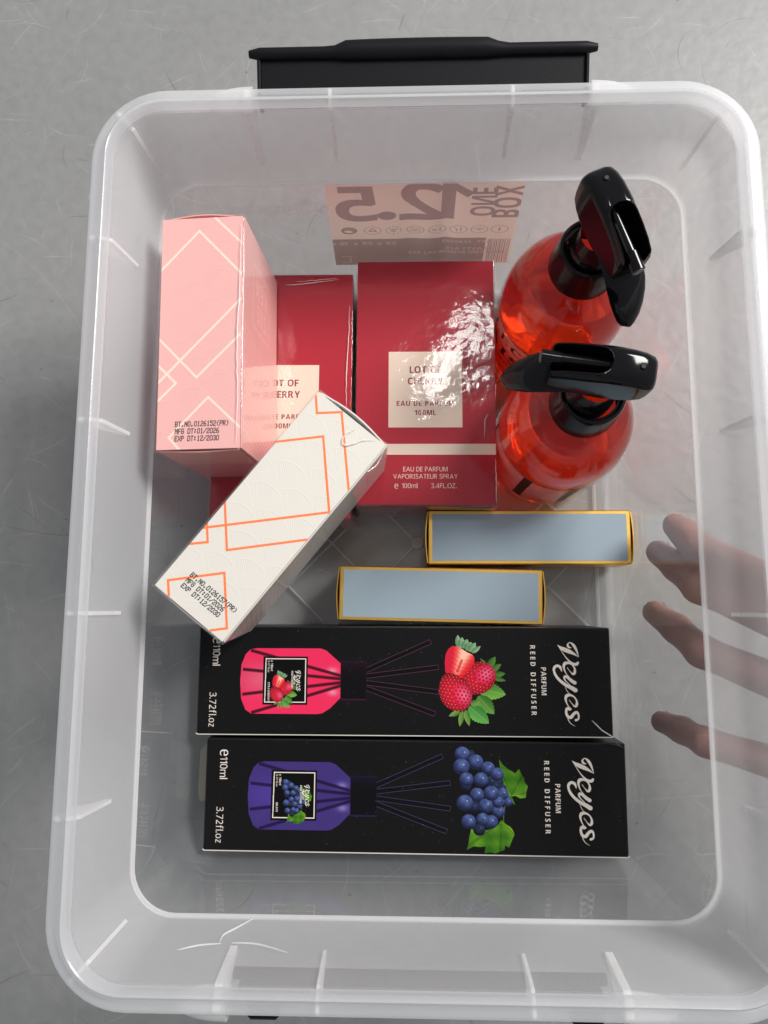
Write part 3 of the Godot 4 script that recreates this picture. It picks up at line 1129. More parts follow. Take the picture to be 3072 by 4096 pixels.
func paint_leaf(c: Canvas, a: Vector2, b: Vector2, wide: float, teeth: int, deep: Color, light: Color, side := 0.0) -> void:
	var d := (b - a)
	var n := Vector2(-d.y, d.x).normalized()
	var l := d.length()
	c.shade(leaf_shape(a, b, wide, teeth, side), func(p: Vector2) -> Color:
		var u := (p - a).dot(d) / (l * l)
		var v := (p - a).dot(n) - side * sin(PI * clampf(u, 0.0, 1.0))
		var k := 0.45 + 0.35 * v / wide + 0.25 * u
		var vein := 0.18 * exp(-pow(v / (wide * 0.05), 2.0)) + 0.09 * maxf(0.0, sin((u * 7.0 - absf(v) / wide * 1.6) * TAU) - 0.75) * 4.0 * 0.5
		return deep.lerp(light, clampf(k, 0.0, 1.0)).lightened(clampf(vein, 0.0, 0.4)))

func paint_berry(c: Canvas, at: Vector2, r: Vector2, turn: float, shine: Vector2) -> void:
	# a strawberry, tip along +x of its own axes
	var pts := PackedVector2Array()
	for i in 40:
		var a := TAU * i / 40
		var q := Vector2(cos(a), sin(a))
		q.y *= 1.0 - 0.28 * maxf(0.0, q.x) * absf(q.x)
		q.x *= 1.08 if q.x > 0 else 0.92
		pts.append(at + (q * r).rotated(turn))
	c.shade(pts, func(p: Vector2) -> Color:
		var q := (p - at).rotated(-turn) / r
		var edge := clampf(q.length(), 0.0, 1.0)
		var lit := clampf(1.0 - ((q - shine).length() / 0.75), 0.0, 1.0)
		var col := Color(0.78, 0.07, 0.19).lerp(Color(0.42, 0.01, 0.08), pow(edge, 3.0) * 0.8)
		# pips sit in a staggered net that bends with the round of the fruit
		var s := Vector2(asin(clampf(q.x, -1, 1)), asin(clampf(q.y, -1, 1))) * 4.6
		s.x += 0.5 * posmod(int(floor(s.y)), 2)
		var g := s - s.floor() - Vector2(0.5, 0.5)
		var pip := g.length()
		if lit > 0.15:
			col = col.lerp(Color(0.93, 0.5, 0.62), lit * 0.85 * smoothstep(0.24, 0.36, pip))
			if pip < 0.24:
				col = Color(0.62, 0.04, 0.14)
		else:
			if pip < 0.13:
				col = Color(0.9, 0.62, 0.45)
			elif pip < 0.24:
				col = col.darkened(0.3)
		return col)

func paint_strawberries(c: Canvas) -> void:
	# measured in a square of about 1660 x 2070
	var dg := Color(0.12, 0.3, 0.12)
	var lg := Color(0.45, 0.68, 0.25)
	paint_leaf(c, Vector2(900, 1150), Vector2(1345, 1250), 150, 9, Color(0.13, 0.36, 0.12), Color(0.5, 0.72, 0.28))
	paint_leaf(c, Vector2(880, 1270), Vector2(1150, 1580), 130, 8, Color(0.1, 0.28, 0.12), Color(0.45, 0.66, 0.24))
	paint_leaf(c, Vector2(730, 1450), Vector2(1060, 1740), 140, 9, Color(0.12, 0.36, 0.16), Color(0.42, 0.7, 0.3))
	for l: Array in [[Vector2(1060, 800), Vector2(1185, 600), 60], [Vector2(1090, 860), Vector2(1280, 725), 55], [Vector2(1115, 920), Vector2(1345, 890), 55], [Vector2(1130, 960), Vector2(1350, 1015), 40], [Vector2(1050, 760), Vector2(930, 630), 25]]:
		paint_leaf(c, l[0], l[1], l[2], 3, dg, lg.darkened(0.25))
	paint_berry(c, Vector2(900, 970), Vector2(330, 265), PI * 0.78, Vector2(-0.45, -0.1))
	for l: Array in [[Vector2(560, 430), Vector2(570, 225), 45], [Vector2(610, 450), Vector2(640, 265), 60], [Vector2(650, 470), Vector2(730, 300), 60], [Vector2(700, 500), Vector2(790, 350), 70], [Vector2(740, 520), Vector2(865, 360), 60], [Vector2(790, 540), Vector2(945, 420), 40], [Vector2(520, 430), Vector2(640, 440), 30]]:
		paint_leaf(c, l[0], l[1], l[2], 3, Color(0.2, 0.36, 0.22), Color(0.6, 0.74, 0.55))
	# the halved berry
	var halved := PackedVector2Array([Vector2(480, 415), Vector2(620, 460), Vector2(720, 530), Vector2(800, 560), Vector2(838, 620), Vector2(840, 690), Vector2(790, 790), Vector2(700, 900), Vector2(590, 1010), Vector2(480, 1010), Vector2(390, 940), Vector2(352, 850), Vector2(348, 680), Vector2(365, 560), Vector2(410, 470)])
	c.shade(halved, func(p: Vector2) -> Color:
		var a := Vector2(680, 540)
		var b := Vector2(500, 990)
		var d := (b - a).normalized()
		var u := (p - a).dot(d) / a.distance_to(b)
		var w := (p - a).dot(Vector2(-d.y, d.x))
		var core := exp(-pow(w / lerpf(120.0, 45.0, clampf(u, 0.0, 1.0)), 2.0))
		var rays := 0.5 + 0.5 * sin(u * 44.0 + absf(w) * 0.02)
		var col := Color(0.82, 0.1, 0.13).lerp(Color(0.97, 0.72, 0.62), clampf(core * (1.15 - u * 0.75) + 0.3 * pow(rays, 6.0) * exp(-absf(w) / 150.0), 0.0, 1.0))
		if w > 190.0 - 120.0 * u:
			col = col.lerp(Color(0.75, 0.12, 0.25), 0.7)
		if absf(w) < 22.0 and u > 0.25 and u < 0.75:
			col = col.lerp(Color(0.7, 0.08, 0.12), 0.6)
		return col)
	for l: Array in [[Vector2(640, 1520), Vector2(580, 1795), 48], [Vector2(680, 1500), Vector2(740, 1785), 52], [Vector2(600, 1540), Vector2(405, 1620), 45], [Vector2(760, 1420), Vector2(920, 1370), 55]]:
		paint_leaf(c, l[0], l[1], l[2], 3, Color(0.15, 0.34, 0.13), Color(0.5, 0.62, 0.28))
	paint_berry(c, Vector2(520, 1230), Vector2(345, 265), PI * 1.36, Vector2(-0.25, 0.42))

func paint_grapes(c: Canvas) -> void:
	var g1 := Color(0.16, 0.36, 0.06)
	var g2 := Color(0.55, 0.75, 0.2)
	# two lobed leaves
	var upper := PackedVector2Array([Vector2(1020, 310), Vector2(1060, 380), Vector2(1130, 440), Vector2(1175, 480), Vector2(1220, 500), Vector2(1275, 540), Vector2(1345, 465), Vector2(1370, 540), Vector2(1420, 620), Vector2(1430, 690), Vector2(1480, 750), Vector2(1460, 820), Vector2(1440, 940), Vector2(1350, 950), Vector2(1280, 910), Vector2(1215, 920), Vector2(1270, 1065), Vector2(1220, 1010), Vector2(1150, 900), Vector2(1060, 720), Vector2(1090, 560), Vector2(1030, 440)])
	var lower := PackedVector2Array([Vector2(560, 1460), Vector2(700, 1500), Vector2(880, 1460), Vector2(1000, 1380), Vector2(1050, 1300), Vector2(1110, 1370), Vector2(1180, 1410), Vector2(1215, 1450), Vector2(1255, 1530), Vector2(1225, 1600), Vector2(1200, 1660), Vector2(1165, 1750), Vector2(1100, 1720), Vector2(1090, 1790), Vector2(1010, 1820), Vector2(940, 1850), Vector2(870, 1830), Vector2(770, 1850), Vector2(790, 1740), Vector2(700, 1750), Vector2(600, 1740), Vector2(485, 1800), Vector2(520, 1680), Vector2(530, 1580)])
	for k in 2:
		var root: Vector2 = [Vector2(1215, 900), Vector2(1045, 1350)][k]
		c.shade([upper, lower][k], func(p: Vector2) -> Color:
			var d := p - root
			var a := atan2(d.y, d.x)
			var vein := pow(absf(cos(a * 3.5 + 0.6)), 60.0) * 0.5 + 0.12 * pow(absf(sin(d.length() * 0.03 + a * 5.0)), 20.0)
			var t := clampf(0.5 + 0.5 * sin(a * 2.0 + 1.0) * 0.6 + 0.12 * sin(p.x * 0.021) + 0.1 * sin(p.y * 0.027), 0.0, 1.0)
			return g1.lerp(g2, t * 0.85).darkened(clampf(vein * 0.45, 0.0, 0.4)))
	c.path([Vector2(1110, 1060), Vector2(1085, 1200), Vector2(1080, 1340)], 12, Color(0.35, 0.45, 0.2))
	var berries := [Vector3(560, 230, 70), Vector3(480, 760, 90), Vector3(600, 1100, 100), Vector3(1010, 690, 80), Vector3(1060, 800, 80), Vector3(880, 690, 100), Vector3(960, 760, 85), Vector3(690, 1470, 100), Vector3(425, 230, 122), Vector3(640, 360, 125), Vector3(840, 460, 112), Vector3(985, 560, 112), Vector3(410, 440, 132), Vector3(490, 650, 115), Vector3(725, 650, 118), Vector3(660, 900, 115), Vector3(1150, 1010, 80), Vector3(1070, 880, 100), Vector3(800, 1080, 118), Vector3(1000, 1170, 105), Vector3(995, 1015, 98), Vector3(890, 875, 125), Vector3(460, 1035, 130), Vector3(880, 1340, 112), Vector3(520, 1340, 118), Vector3(745, 1300, 105)]
	for i in berries.size():
		var b: Vector3 = berries[i]
		var at := Vector2(b.x, b.y)
		var dim := 0.55 if i < 8 else 1.0
		c.shade(Canvas.ring_of(at, b.z), func(p: Vector2) -> Color:
			var q := (p - at) / b.z
			var z := sqrt(maxf(0.0, 1.0 - q.length_squared()))
			var lit := clampf(q.x * 0.2 - q.y * 0.45 + z * 0.75, 0.0, 1.0)
			var bloom := 0.5 + 0.5 * sin(q.x * 5.0 + i * 1.7) * sin(q.y * 4.0 + i * 2.3)
			var col := Color(0.06, 0.07, 0.17).lerp(Color(0.37, 0.46, 0.7), lit * (0.65 + 0.35 * bloom))
			col = col.lerp(Color(0.42, 0.5, 0.72), 0.5 * pow(1.0 - z, 3.0))
			if (q - Vector2(0.3, -0.25)).length() < 0.1:
				col = col.lightened(0.45)
			return Color(col * dim, 1.0))

func paint_word(c: Canvas, ink: Color) -> void:
	# the brand in a pen script, reading down; measured in the same units as the fruit
	c.brush([Vector3(1008, 442, 8), Vector3(965, 432, 34), Vector3(945, 392, 30), Vector3(985, 352, 16), Vector3(1045, 400, 46), Vector3(1090, 490, 34), Vector3(1122, 598, 6)], ink)
	c.poly(PackedVector2Array([Vector2(775, 390), Vector2(835, 418), Vector2(910, 442), Vector2(990, 478), Vector2(1060, 532), Vector2(1124, 604), Vector2(1040, 566), Vector2(960, 540), Vector2(890, 512), Vector2(828, 474)]), ink)
	c.brush([Vector3(780, 396, 6), Vector3(832, 480, 10), Vector3(885, 570, 14), Vector3(950, 655, 24), Vector3(1020, 715, 42), Vector3(1080, 725, 52), Vector3(1105, 698, 40)], ink)
	for k in 2:
		var o := Vector2(16, 548) * k
		var e := []
		for q: Vector3 in [Vector3(928, 782, 12), Vector3(975, 850, 12), Vector3(1018, 893, 34), Vector3(1048, 868, 46), Vector3(1050, 800, 30), Vector3(1012, 735, 26), Vector3(955, 704, 38), Vector3(895, 712, 56), Vector3(872, 762, 38), Vector3(884, 830, 24), Vector3(915, 895, 14), Vector3(960, 945, 9)]:
			e.append(q + Vector3(o.x, o.y, 0))
		c.brush(e, ink)
	c.brush([Vector3(1050, 1045, 62), Vector3(985, 1000, 54), Vector3(925, 945, 46), Vector3(885, 938, 44), Vector3(878, 975, 30), Vector3(905, 1020, 16), Vector3(965, 1075, 10)], ink)
	c.brush([Vector3(1058, 1172, 72), Vector3(985, 1125, 66), Vector3(900, 1080, 54), Vector3(810, 1010, 48), Vector3(745, 930, 44), Vector3(712, 850, 38), Vector3(718, 785, 46), Vector3(765, 752, 46), Vector3(815, 780, 44), Vector3(836, 850, 8)], ink)
	c.brush([Vector3(885, 1105, 8), Vector3(920, 1190, 10), Vector3(980, 1250, 10)], ink)
	c.brush([Vector3(935, 1492, 40), Vector3(962, 1488, 34), Vector3(950, 1462, 12), Vector3(905, 1478, 42), Vector3(890, 1545, 40), Vector3(915, 1612, 46), Vector3(965, 1625, 56), Vector3(1010, 1570, 50), Vector3(1060, 1540, 46), Vector3(1090, 1585, 32), Vector3(1085, 1650, 30), Vector3(1045, 1672, 44)], ink)
	c.brush([Vector3(900, 1590, 10), Vector3(925, 1675, 14), Vector3(965, 1735, 10), Vector3(1030, 1774, 4)], ink)

func diffuser_art(grape: bool) -> Image:
	# units: about 1640 x 430 across the box front
	var k := 1.22
	var c := Canvas.new(int(1640 * k), int(430 * k), Color(0.055, 0.055, 0.06))
	var base := Transform2D(0.0, Vector2(k, k), 0.0, Vector2.ZERO)
	c.t = base
	var ink := Color(0.87, 0.83, 0.79)
	var down := PI / 2
	c.text("e", serif, Vector2(72, 52), 42, ink, 0.5, down)
	c.text("110ml", sans, Vector2(67, 112), 29, ink, 0.5, down)
	c.text("3.72fl.oz", sans, Vector2(58, 334), 27, ink, 0.5, down, 1.5)
	c.text("PARFUM", bold, Vector2(1378, 212), 20, ink, 0.5, down, 1.5)
	c.text("REED DIFFUSER", bold, Vector2(1337, 208), 20, ink, 0.5, down, 8.0)
	# bottle on the front, lying with its neck to the right
	var deep := Color(0.235, 0.18, 0.43) if grape else Color(0.87, 0.17, 0.34)
	var light := Color(0.3, 0.22, 0.58) if grape else Color(0.8, 0.4, 0.48)
	var outline := PackedVector2Array([Vector2(166, 218), Vector2(170, 150), Vector2(186, 108), Vector2(206, 88), Vector2(230, 84), Vector2(490, 84), Vector2(512, 92), Vector2(572, 146), Vector2(572, 282), Vector2(530, 326), Vector2(500, 346), Vector2(480, 350), Vector2(214, 350), Vector2(190, 334), Vector2(172, 290)])
	c.shade(outline, func(p: Vector2) -> Color:
		var t := exp(-pow((p.y - 210.0) / 60.0, 2.0)) * 0.7 * exp(-pow((p.x - 250.0) / 90.0, 2.0))
		var col := deep.lerp(light, t)
		for q: Vector2 in [Vector2(537, 175), Vector2(540, 262)]:
			col = col.lerp(light.lightened(0.35), 0.75 * exp(-((p - q) * Vector2(1, 1.5)).length_squared() / 420.0))
		return col)
	var reed := Color(0.16, 0.03, 0.07) if not grape else Color(0.1, 0.05, 0.2)
	for l: Array in [[Vector2(206, 92), Vector2(575, 196)], [Vector2(176, 170), Vector2(575, 208)], [Vector2(176, 272), Vector2(575, 222)], [Vector2(214, 346), Vector2(575, 234)]]:
		var d: Vector2 = (l[1] - l[0]).normalized().orthogonal() * 8.0
		c.shade(PackedVector2Array([l[0] + d, l[1] + d, l[1] - d, l[0] - d]), func(p: Vector2) -> Color:
			return Color(reed, 0.85 * clampf(1.6 - absf((p - l[0]).dot(d.normalized())) / 5.5, 0.0, 1.0)))
	# cap and the reeds that stand out of it
	var edge := Color(0.27, 0.08, 0.2) if not grape else Color(0.16, 0.13, 0.3)
	for l: Array in [[Vector2(672, 172), Vector2(930, 54)], [Vector2(672, 196), Vector2(960, 158)], [Vector2(672, 222), Vector2(960, 258)], [Vector2(672, 244), Vector2(945, 346)]]:
		var d: Vector2 = (l[1] - l[0]).normalized()
		c.line(l[0], l[1] + d * 1.5, 20.0, edge.lightened(0.12))
		c.line(l[0], l[1], 16.5, Color(0.02, 0.02, 0.025) if not grape else Color(0.035, 0.035, 0.05))
	c.rect(Rect2(570, 136, 104, 158), edge.darkened(0.25))
	c.shade(PackedVector2Array([Vector2(571, 138), Vector2(673, 138), Vector2(673, 287), Vector2(571, 287)]), func(p: Vector2) -> Color:
		return Color(0.03, 0.025, 0.035).lerp(edge, 0.4 * exp(-(p.y - 138.0) / 26.0)))
	# its own little label
	c.rect(Rect2(258, 117, 180, 196), Color(0.02, 0.02, 0.025))
	c.path([Vector2(269, 127), Vector2(429, 127), Vector2(429, 303), Vector2(267, 303), Vector2(269, 124)], 4, ink)
	c.t = base * Transform2D(0.0, Vector2(0.1, 0.1), 0.0, Vector2(262, 150) if not grape else Vector2(272, 142))
	if grape:
		paint_grapes(c)
	else:
		paint_strawberries(c)
	c.t = base * Transform2D(0.0, Vector2(0.072, 0.062), 0.0, Vector2(330, 152))
	paint_word(c, ink)
	c.t = base
	c.text("PARFUM", bold, Vector2(385, 212), 7, ink, 0.5, down, 0.5)
	c.text("REED DIFFUSER", bold, Vector2(376, 212), 7, ink, 0.5, down, 0.5)
	c.text("e 110ml", bold, Vector2(293, 155), 9, ink, 0.5, down)
	c.text("3.72 fl.oz", bold, Vector2(280, 158), 8, ink, 0.5, down)
	c.text("GRAPE" if grape else "STRAWBERRY", bold, Vector2(282, 262), 8, ink, 0.5, down, 1.0)
	# fruit and word
	c.t = base * Transform2D(0.0, Vector2(0.241, 0.236), 0.0, Vector2(903, -28) if not grape else Vector2(906, -10))
	if grape:
		paint_grapes(c)
	else:
		paint_strawberries(c)
	c.t = base * Transform2D(0.0, Vector2(0.241, 0.236), 0.0, Vector2(1248, -28))
	paint_word(c, ink)
	# specks of pale dust and scuffs
	c.t = base
	var rng := RandomNumberGenerator.new()
	rng.seed = 31 if grape else 32
	for i in 240:
		var p := Vector2(rng.randf() * 1640, rng.randf() * 430)
		var d := Vector2.from_angle(rng.randf() * TAU) * rng.randf_range(0.5, 3.6)
		c.line(p, p + d, rng.randf_range(0.8, 1.4), Color(0.35, 0.35, 0.36).lerp(Color(0.65, 0.63, 0.6), rng.randf() * rng.randf()))
	return c.im

func build_diffusers() -> void:
	var size := Vector3(0.2188, 0.0512, 0.0562)
	var side := mat(Color(0.008, 0.008, 0.01), 0.4)
	var paper := mat(Color(0.55, 0.52, 0.47), 0.7)
	var inside := mat(Color(0.2, 0.19, 0.16), 0.7)
	var body := Soup.new()
	body.box(Vector3(0, size.y / 2, 0), size, 0.0006)
	var bm := body.mesh()
	var sheet := Soup.new()
	sheet.box(Vector3.ZERO, Vector3(size.x - 0.0012, 0.0003, size.z - 0.0012), 0.0)
	for i in sheet.p.size():
		sheet.uv[i] = Vector2(sheet.p[i].x / (size.x - 0.0012) + 0.5, sheet.p[i].z / (size.z - 0.0012) + 0.5)
	var sm := sheet.mesh()
	var edge := Soup.new()
	edge.box(Vector3.ZERO, Vector3(size.x - 0.001, 0.0005, 0.0005), 0.0001)
	var em := edge.mesh()
	var nick := Soup.new()
	nick.box(Vector3.ZERO, Vector3(0.0012, 0.0014, 0.0006), 0.0002)
	var nm := nick.mesh()
	var labels := ["black reed diffuser box printed with strawberries and a pink bottle", "black reed diffuser box printed with blue grapes and a purple bottle"]
	var at := [Vector3(-0.0087, 0.005, 0.0779), Vector3(-0.003, 0.005, 0.1366)]
	var turn := [0.0, -0.25]
	for i in 2:
		var art := painted(diffuser_art(i == 1), 0.4)
		art.metallic_specular = 0.28
		var o := thing("diffuser_box", labels[i], "box", Transform3D(Basis(Vector3.UP, deg_to_rad(turn[i])), at[i]), "black reed diffuser boxes")
		part("carton_body", bm, side, o)
		part("printed_front", sm, art, o, Transform3D(Basis(), Vector3(0, size.y + 0.0001, 0)))
		part("worn_edge", em, paper, o, Transform3D(Basis(), Vector3(0, size.y - 0.0001, size.z / 2)))
		for x: float in [-1.0, 1.0]:
			part("worn_corner", nm, paper, o, Transform3D(Basis(Vector3.UP, 0.6 * x), Vector3(x * (size.x / 2 - 0.0002), size.y - 0.0005, size.z / 2 - 0.0003)))
		if i == 0:
			# torn crease at the right-hand corner
			var s := Soup.new()
			tube_into(s, [Vector3(0.0985, 0.0515, 0.0195), Vector3(0.1005, 0.0516, 0.0215), Vector3(0.1035, 0.0515, 0.0245), Vector3(0.1085, 0.0512, 0.0275)], [0.0001, 0.0003, 0.0003, 0.0004], 6)
			part("torn_crease", s.mesh(), paper, o)
		else:
			# loose tuck flap sticking out at the left end, and a lifted corner at the right
			var f := Soup.new()
			var outl := [Vector2(0, -0.0175), Vector2(-0.005, -0.0165), Vector2(-0.0078, -0.013), Vector2(-0.0082, 0.010), Vector2(-0.0068, 0.0135), Vector2(0, 0.0115)]
			var a := []
			var b := []
			for q: Vector2 in outl:
				a.append(Vector3(q.x, 0.0, q.y))
				b.append(Vector3(q.x, 0.0006, q.y))
			f.fan(a)
			f.fan(b, true)
			f.loft([a, b], true, false)
			part("tuck_flap", f.mesh(20), inside, o, Transform3D(Basis(Vector3.BACK, 0.12), Vector3(-size.x / 2 + 0.0002, 0.036, -0.0055)))
			var e := Soup.new()
			tube_into(e, [Vector3(0.0995, size.y + 0.0002, -0.0283), Vector3(0.104, size.y + 0.0012, -0.0278), Vector3(0.1085, size.y + 0.0002, -0.0262)], [0.0002, 0.0009, 0.0003], 8)
			part("lifted_edge", e.mesh(), side, o)

# ------------------------------------------------------------------ spray bottles
func bottle_label(front: bool) -> Image:
	var c := Canvas.new(1024, 512, Color(0.95, 0.93, 0.9, 0.22))
	var ink := Color(0.035, 0.012, 0.012)
	c.rect(Rect2(0, 4, 1024, 12), ink)
	c.rect(Rect2(0, 500, 1024, 8), ink)
	if front:
		c.text("COLLECTION", serif_bold, Vector2(540, 110), 74, ink, 0.5, 0.0, 10.0)
		c.text("AISA", bold, Vector2(560, 262), 100, ink, 0.5, 0.0, 10.0)
		c.text("PARFUM", sans, Vector2(540, 390), 40, Color(0.3, 0.05, 0.02), 0.5, 0.0, 6.0)
	else:
		for x: int in [560, 760]:
			c.rect(Rect2(x, 14, 40, 488), ink)
		c.rect(Rect2(300, 14, 14, 488), ink)
		for i in 9:
			c.rect(Rect2(120 + i * 19, 330, 10, 130), ink)
		c.hoop(Vector2(150, 170), 70, 14, ink)
		c.rect(Rect2(225, 150, 26, 36), ink)
	return c.im

func build_bottles() -> void:
	var black := mat(Color(0.004, 0.004, 0.005), 0.09, 0.36)
	var matt := mat(Color(0.005, 0.004, 0.005), 0.16, 0.34)
	var hole := mat(Color(0.002, 0.002, 0.002), 0.6)
	var tip := mat(Color(0.16, 0.16, 0.16), 0.5)
	var red := mat(Color(1.0, 0.05, 0.006, 0.15), 0.0)
	red.refraction_enabled = true
	red.refraction_scale = 0.034
	red.transparency = BaseMaterial3D.TRANSPARENCY_ALPHA
	var shell_m := see_through(Color(0.85, 0.2, 0.2), 0.035, 0.02)
	shell_m.metallic_specular = 0.42
	var shell_prof := smooth_profile([Vector2(0.0, 0.0022), Vector2(0.024, 0.0018), Vector2(0.0302, 0.0002), Vector2(0.0328, 0.0016), Vector2(0.0342, 0.0055), Vector2(0.0344, 0.02), Vector2(0.0344, 0.054), Vector2(0.0343, 0.064), Vector2(0.0334, 0.0735), Vector2(0.0312, 0.0825), Vector2(0.0274, 0.0905), Vector2(0.0222, 0.0972), Vector2(0.0180, 0.1012), Vector2(0.0157, 0.1045), Vector2(0.0152, 0.113)], 5)
	var liquid_prof := [Vector2(0.0, 0.0032)]
	for q: Vector2 in shell_prof:
		if q.x > 0.02 and q.y < 0.0935:
			liquid_prof.append(Vector2(q.x - 0.0007, maxf(q.y, 0.0016) + (0.0005 if q.y < 0.004 else 0.0)))
	liquid_prof.append(Vector2(liquid_prof[-1].x - 0.0002, 0.0938))
	liquid_prof.append(Vector2(0.0, 0.0937))
	var shell := lathed(shell_prof, 96, 60)
	var liquid := lathed(liquid_prof, 96, 50)
	var up := 0.0125
	var collar := lathed([Vector2(0.0153, 0.0905 + up), Vector2(0.0166, 0.0908 + up), Vector2(0.0168, 0.0925 + up), Vector2(0.0162, 0.1005 + up), Vector2(0.0152, 0.1065 + up), Vector2(0.0153, 0.1085 + up), Vector2(0.0147, 0.1102 + up), Vector2(0.0135, 0.1108 + up), Vector2(0.0128, 0.1098 + up), Vector2(0.0126, 0.1085 + up), Vector2(0.0116, 0.1085 + up)], 56, 40)
	var stem := lathed([Vector2(0.0118, 0.112), Vector2(0.0115, 0.119), Vector2(0.0108, 0.12), Vector2(0.0098, 0.1225), Vector2(0.009, 0.132)], 40, 35)
	var dip := lathed([Vector2(0.0022, 0.008), Vector2(0.0022, 0.1)], 14)
	# sprayer head: a shroud with an open slot at the front, lofted along x
	var s := Soup.new()
	var rings := []
	for st: Array in [[-0.0186, 0.0046, 0.1505, 0.143, 0.0, 0.0], [-0.0180, 0.0064, 0.1535, 0.1385, 0.0, 0.0], [-0.0165, 0.0072, 0.1552, 0.1362, 0.0, 0.0], [-0.013, 0.0077, 0.1568, 0.1345, 0.0, 0.0], [-0.008, 0.0079, 0.1578, 0.133, 0.0, 0.0], [-0.0025, 0.008, 0.158, 0.1325, 0.0, 0.0], [0.0006, 0.008, 0.1579, 0.1325, 0.0002, 0.0],
			[0.0010, 0.008, 0.1579, 0.1325, 0.0024, 0.0088], [0.0020, 0.008, 0.1577, 0.1325, 0.0040, 0.0094], [0.0036, 0.008, 0.1575, 0.1325, 0.0051, 0.0098], [0.0060, 0.008, 0.157, 0.1328, 0.0056, 0.01], [0.012, 0.008, 0.156, 0.1338, 0.0057, 0.01], [0.018, 0.0079, 0.1545, 0.1352, 0.0057, 0.01], [0.0225, 0.0078, 0.1525, 0.1365, 0.0057, 0.0095], [0.0234, 0.0074, 0.1512, 0.1372, 0.0056, 0.0088]]:
		var x: float = st[0]
		var w: float = st[1]
		var top: float = st[2]
		var bot: float = st[3]
		var nw: float = st[4]
		var nd: float = st[5]
		var r := minf(0.0048, w * 0.62)
		var ring := []
		# counter-clockwise looking along -x from the front
		for i in 5:
			var a := -PI / 2 + PI / 2 * i / 4.0
			ring.append(Vector3(x, bot + 0.003 + sin(a) * 0.003, -(w - 0.003 + cos(a) * 0.003)))
		for i in 6:
			var a := PI / 2 * i / 5.0
			var zz := maxf(w - r + cos(a) * r, nw + 0.0006)
			ring.append(Vector3(x, top - r + sin(a) * r, -zz))
		ring.append(Vector3(x, top, -nw))
		ring.append(Vector3(x, top - nd * 0.6, -nw * 0.98))
		ring.append(Vector3(x, top - nd, -nw * 0.6))
		ring.append(Vector3(x, top - nd, nw * 0.6))
		ring.append(Vector3(x, top - nd * 0.6, nw * 0.98))
		ring.append(Vector3(x, top, nw))
		for i in 6:
			var a := PI / 2 - PI / 2 * i / 5.0
			var zz := maxf(w - r + cos(a) * r, nw + 0.0006)
			ring.append(Vector3(x, top - r + sin(a) * r, zz))
		for i in 5:
			var a := -PI / 2 * i / 4.0
			ring.append(Vector3(x, bot + 0.003 + sin(a) * 0.003, w - 0.003 + cos(a) * 0.003))
		rings.append(ring)
	s.loft(rings)
	s.fan(rings[0], true)
	s.fan(rings[-1])
	var shroud := s.mesh(42)
	var nz := Soup.new()
	tube_into(nz, [Vector3(-0.001, 0.151, 0.0008), Vector3(0.012, 0.15, 0.0008), Vector3(0.0195, 0.1494, 0.0008), Vector3(0.0198, 0.1494, 0.0008), Vector3(0.0278, 0.1488, 0.0008), Vector3(0.0281, 0.1488, 0.0008)], [0.0026, 0.0026, 0.0027, 0.0031, 0.0031, 0.0027], 24)
	var nozzle := nz.mesh(40)
	var nt := Soup.new()
	tube_into(nt, [Vector3(0.0281, 0.1488, 0.0008), Vector3(0.0284, 0.1488, 0.0008)], [0.0021, 0.002], 20)
	var nozzle_tip := nt.mesh(40)
	var pin := Soup.new()
	tube_into(pin, [Vector3(-0.0112, 0.1566, 0.0), Vector3(-0.0112, 0.1577, 0.0)], [0.0014, 0.0013], 18)
	var pin_m := pin.mesh(40)
	var ph := Soup.new()
	tube_into(ph, [Vector3(-0.0112, 0.1577, 0.0), Vector3(-0.0112, 0.15785, 0.0)], [0.0009, 0.0009], 14)
	var pin_hole := ph.mesh(40)
	# trigger: a leaf-shaped lever that runs forward and down
	var tr := Soup.new()
	var trings := []
	for st: Array in [[0.008, 0.1385, 0.0068, 0.004], [0.016, 0.1385, 0.0074, 0.0034], [0.022, 0.1368, 0.0078, 0.0028], [0.027, 0.1338, 0.0078, 0.0026], [0.031, 0.1302, 0.0073, 0.0024], [0.035, 0.1258, 0.0062, 0.0022], [0.038, 0.1218, 0.0048, 0.002], [0.0398, 0.119, 0.003, 0.0018], [0.0405, 0.1178, 0.0012, 0.0012]]:
		var d := Vector3(0.75, -0.66, 0) if st[0] > 0.024 else Vector3(0.98, -0.2, 0)
		var nrm := Vector3(-d.y, d.x, 0).normalized()
		var ring := []
		for j in 16:
			var a := TAU * j / 16
			var dish: float = 0.0016 * pow(cos(a), 2.0)
			ring.append(Vector3(st[0], st[1], 0) + nrm * (sin(a) * st[3] * 0.5 - dish) + Vector3(0, 0, -cos(a) * st[2] * 1.18))
		trings.append(ring)
	tr.loft(trings)
	tr.fan(trings[0], true)
	tr.fan(trings[-1])
	var trigger := tr.mesh(60)
	# label: printed ink on a clear film round the body
	var wrap := Soup.new()
	for i in 40:
		var a0 := -PI * 0.62 + TAU * 0.62 * i / 40
		var a1 := -PI * 0.62 + TAU * 0.62 * (i + 1) / 40
		var r := 0.0347
		var p := func(a: float, y: float) -> Vector3: return Vector3(cos(a) * r, y, -sin(a) * r)
		wrap.quad(p.call(a0, 0.014), p.call(a1, 0.014), p.call(a1, 0.0605), p.call(a0, 0.0605), Vector2(i / 40.0, 1), Vector2((i + 1) / 40.0, 1), Vector2((i + 1) / 40.0, 0), Vector2(i / 40.0, 0))
	var wm := wrap.mesh(60)
	var labels := ["red spray bottle behind, its black trigger head pointing towards the near right", "red spray bottle in front, its black trigger head pointing left"]
	var at := [Vector3(0.0795, 0.0052, -0.1262), Vector3(0.0778, 0.0052, -0.0573)]
	var heads := [Vector2(0.38, 0.925), Vector2(-0.985, -0.17)]
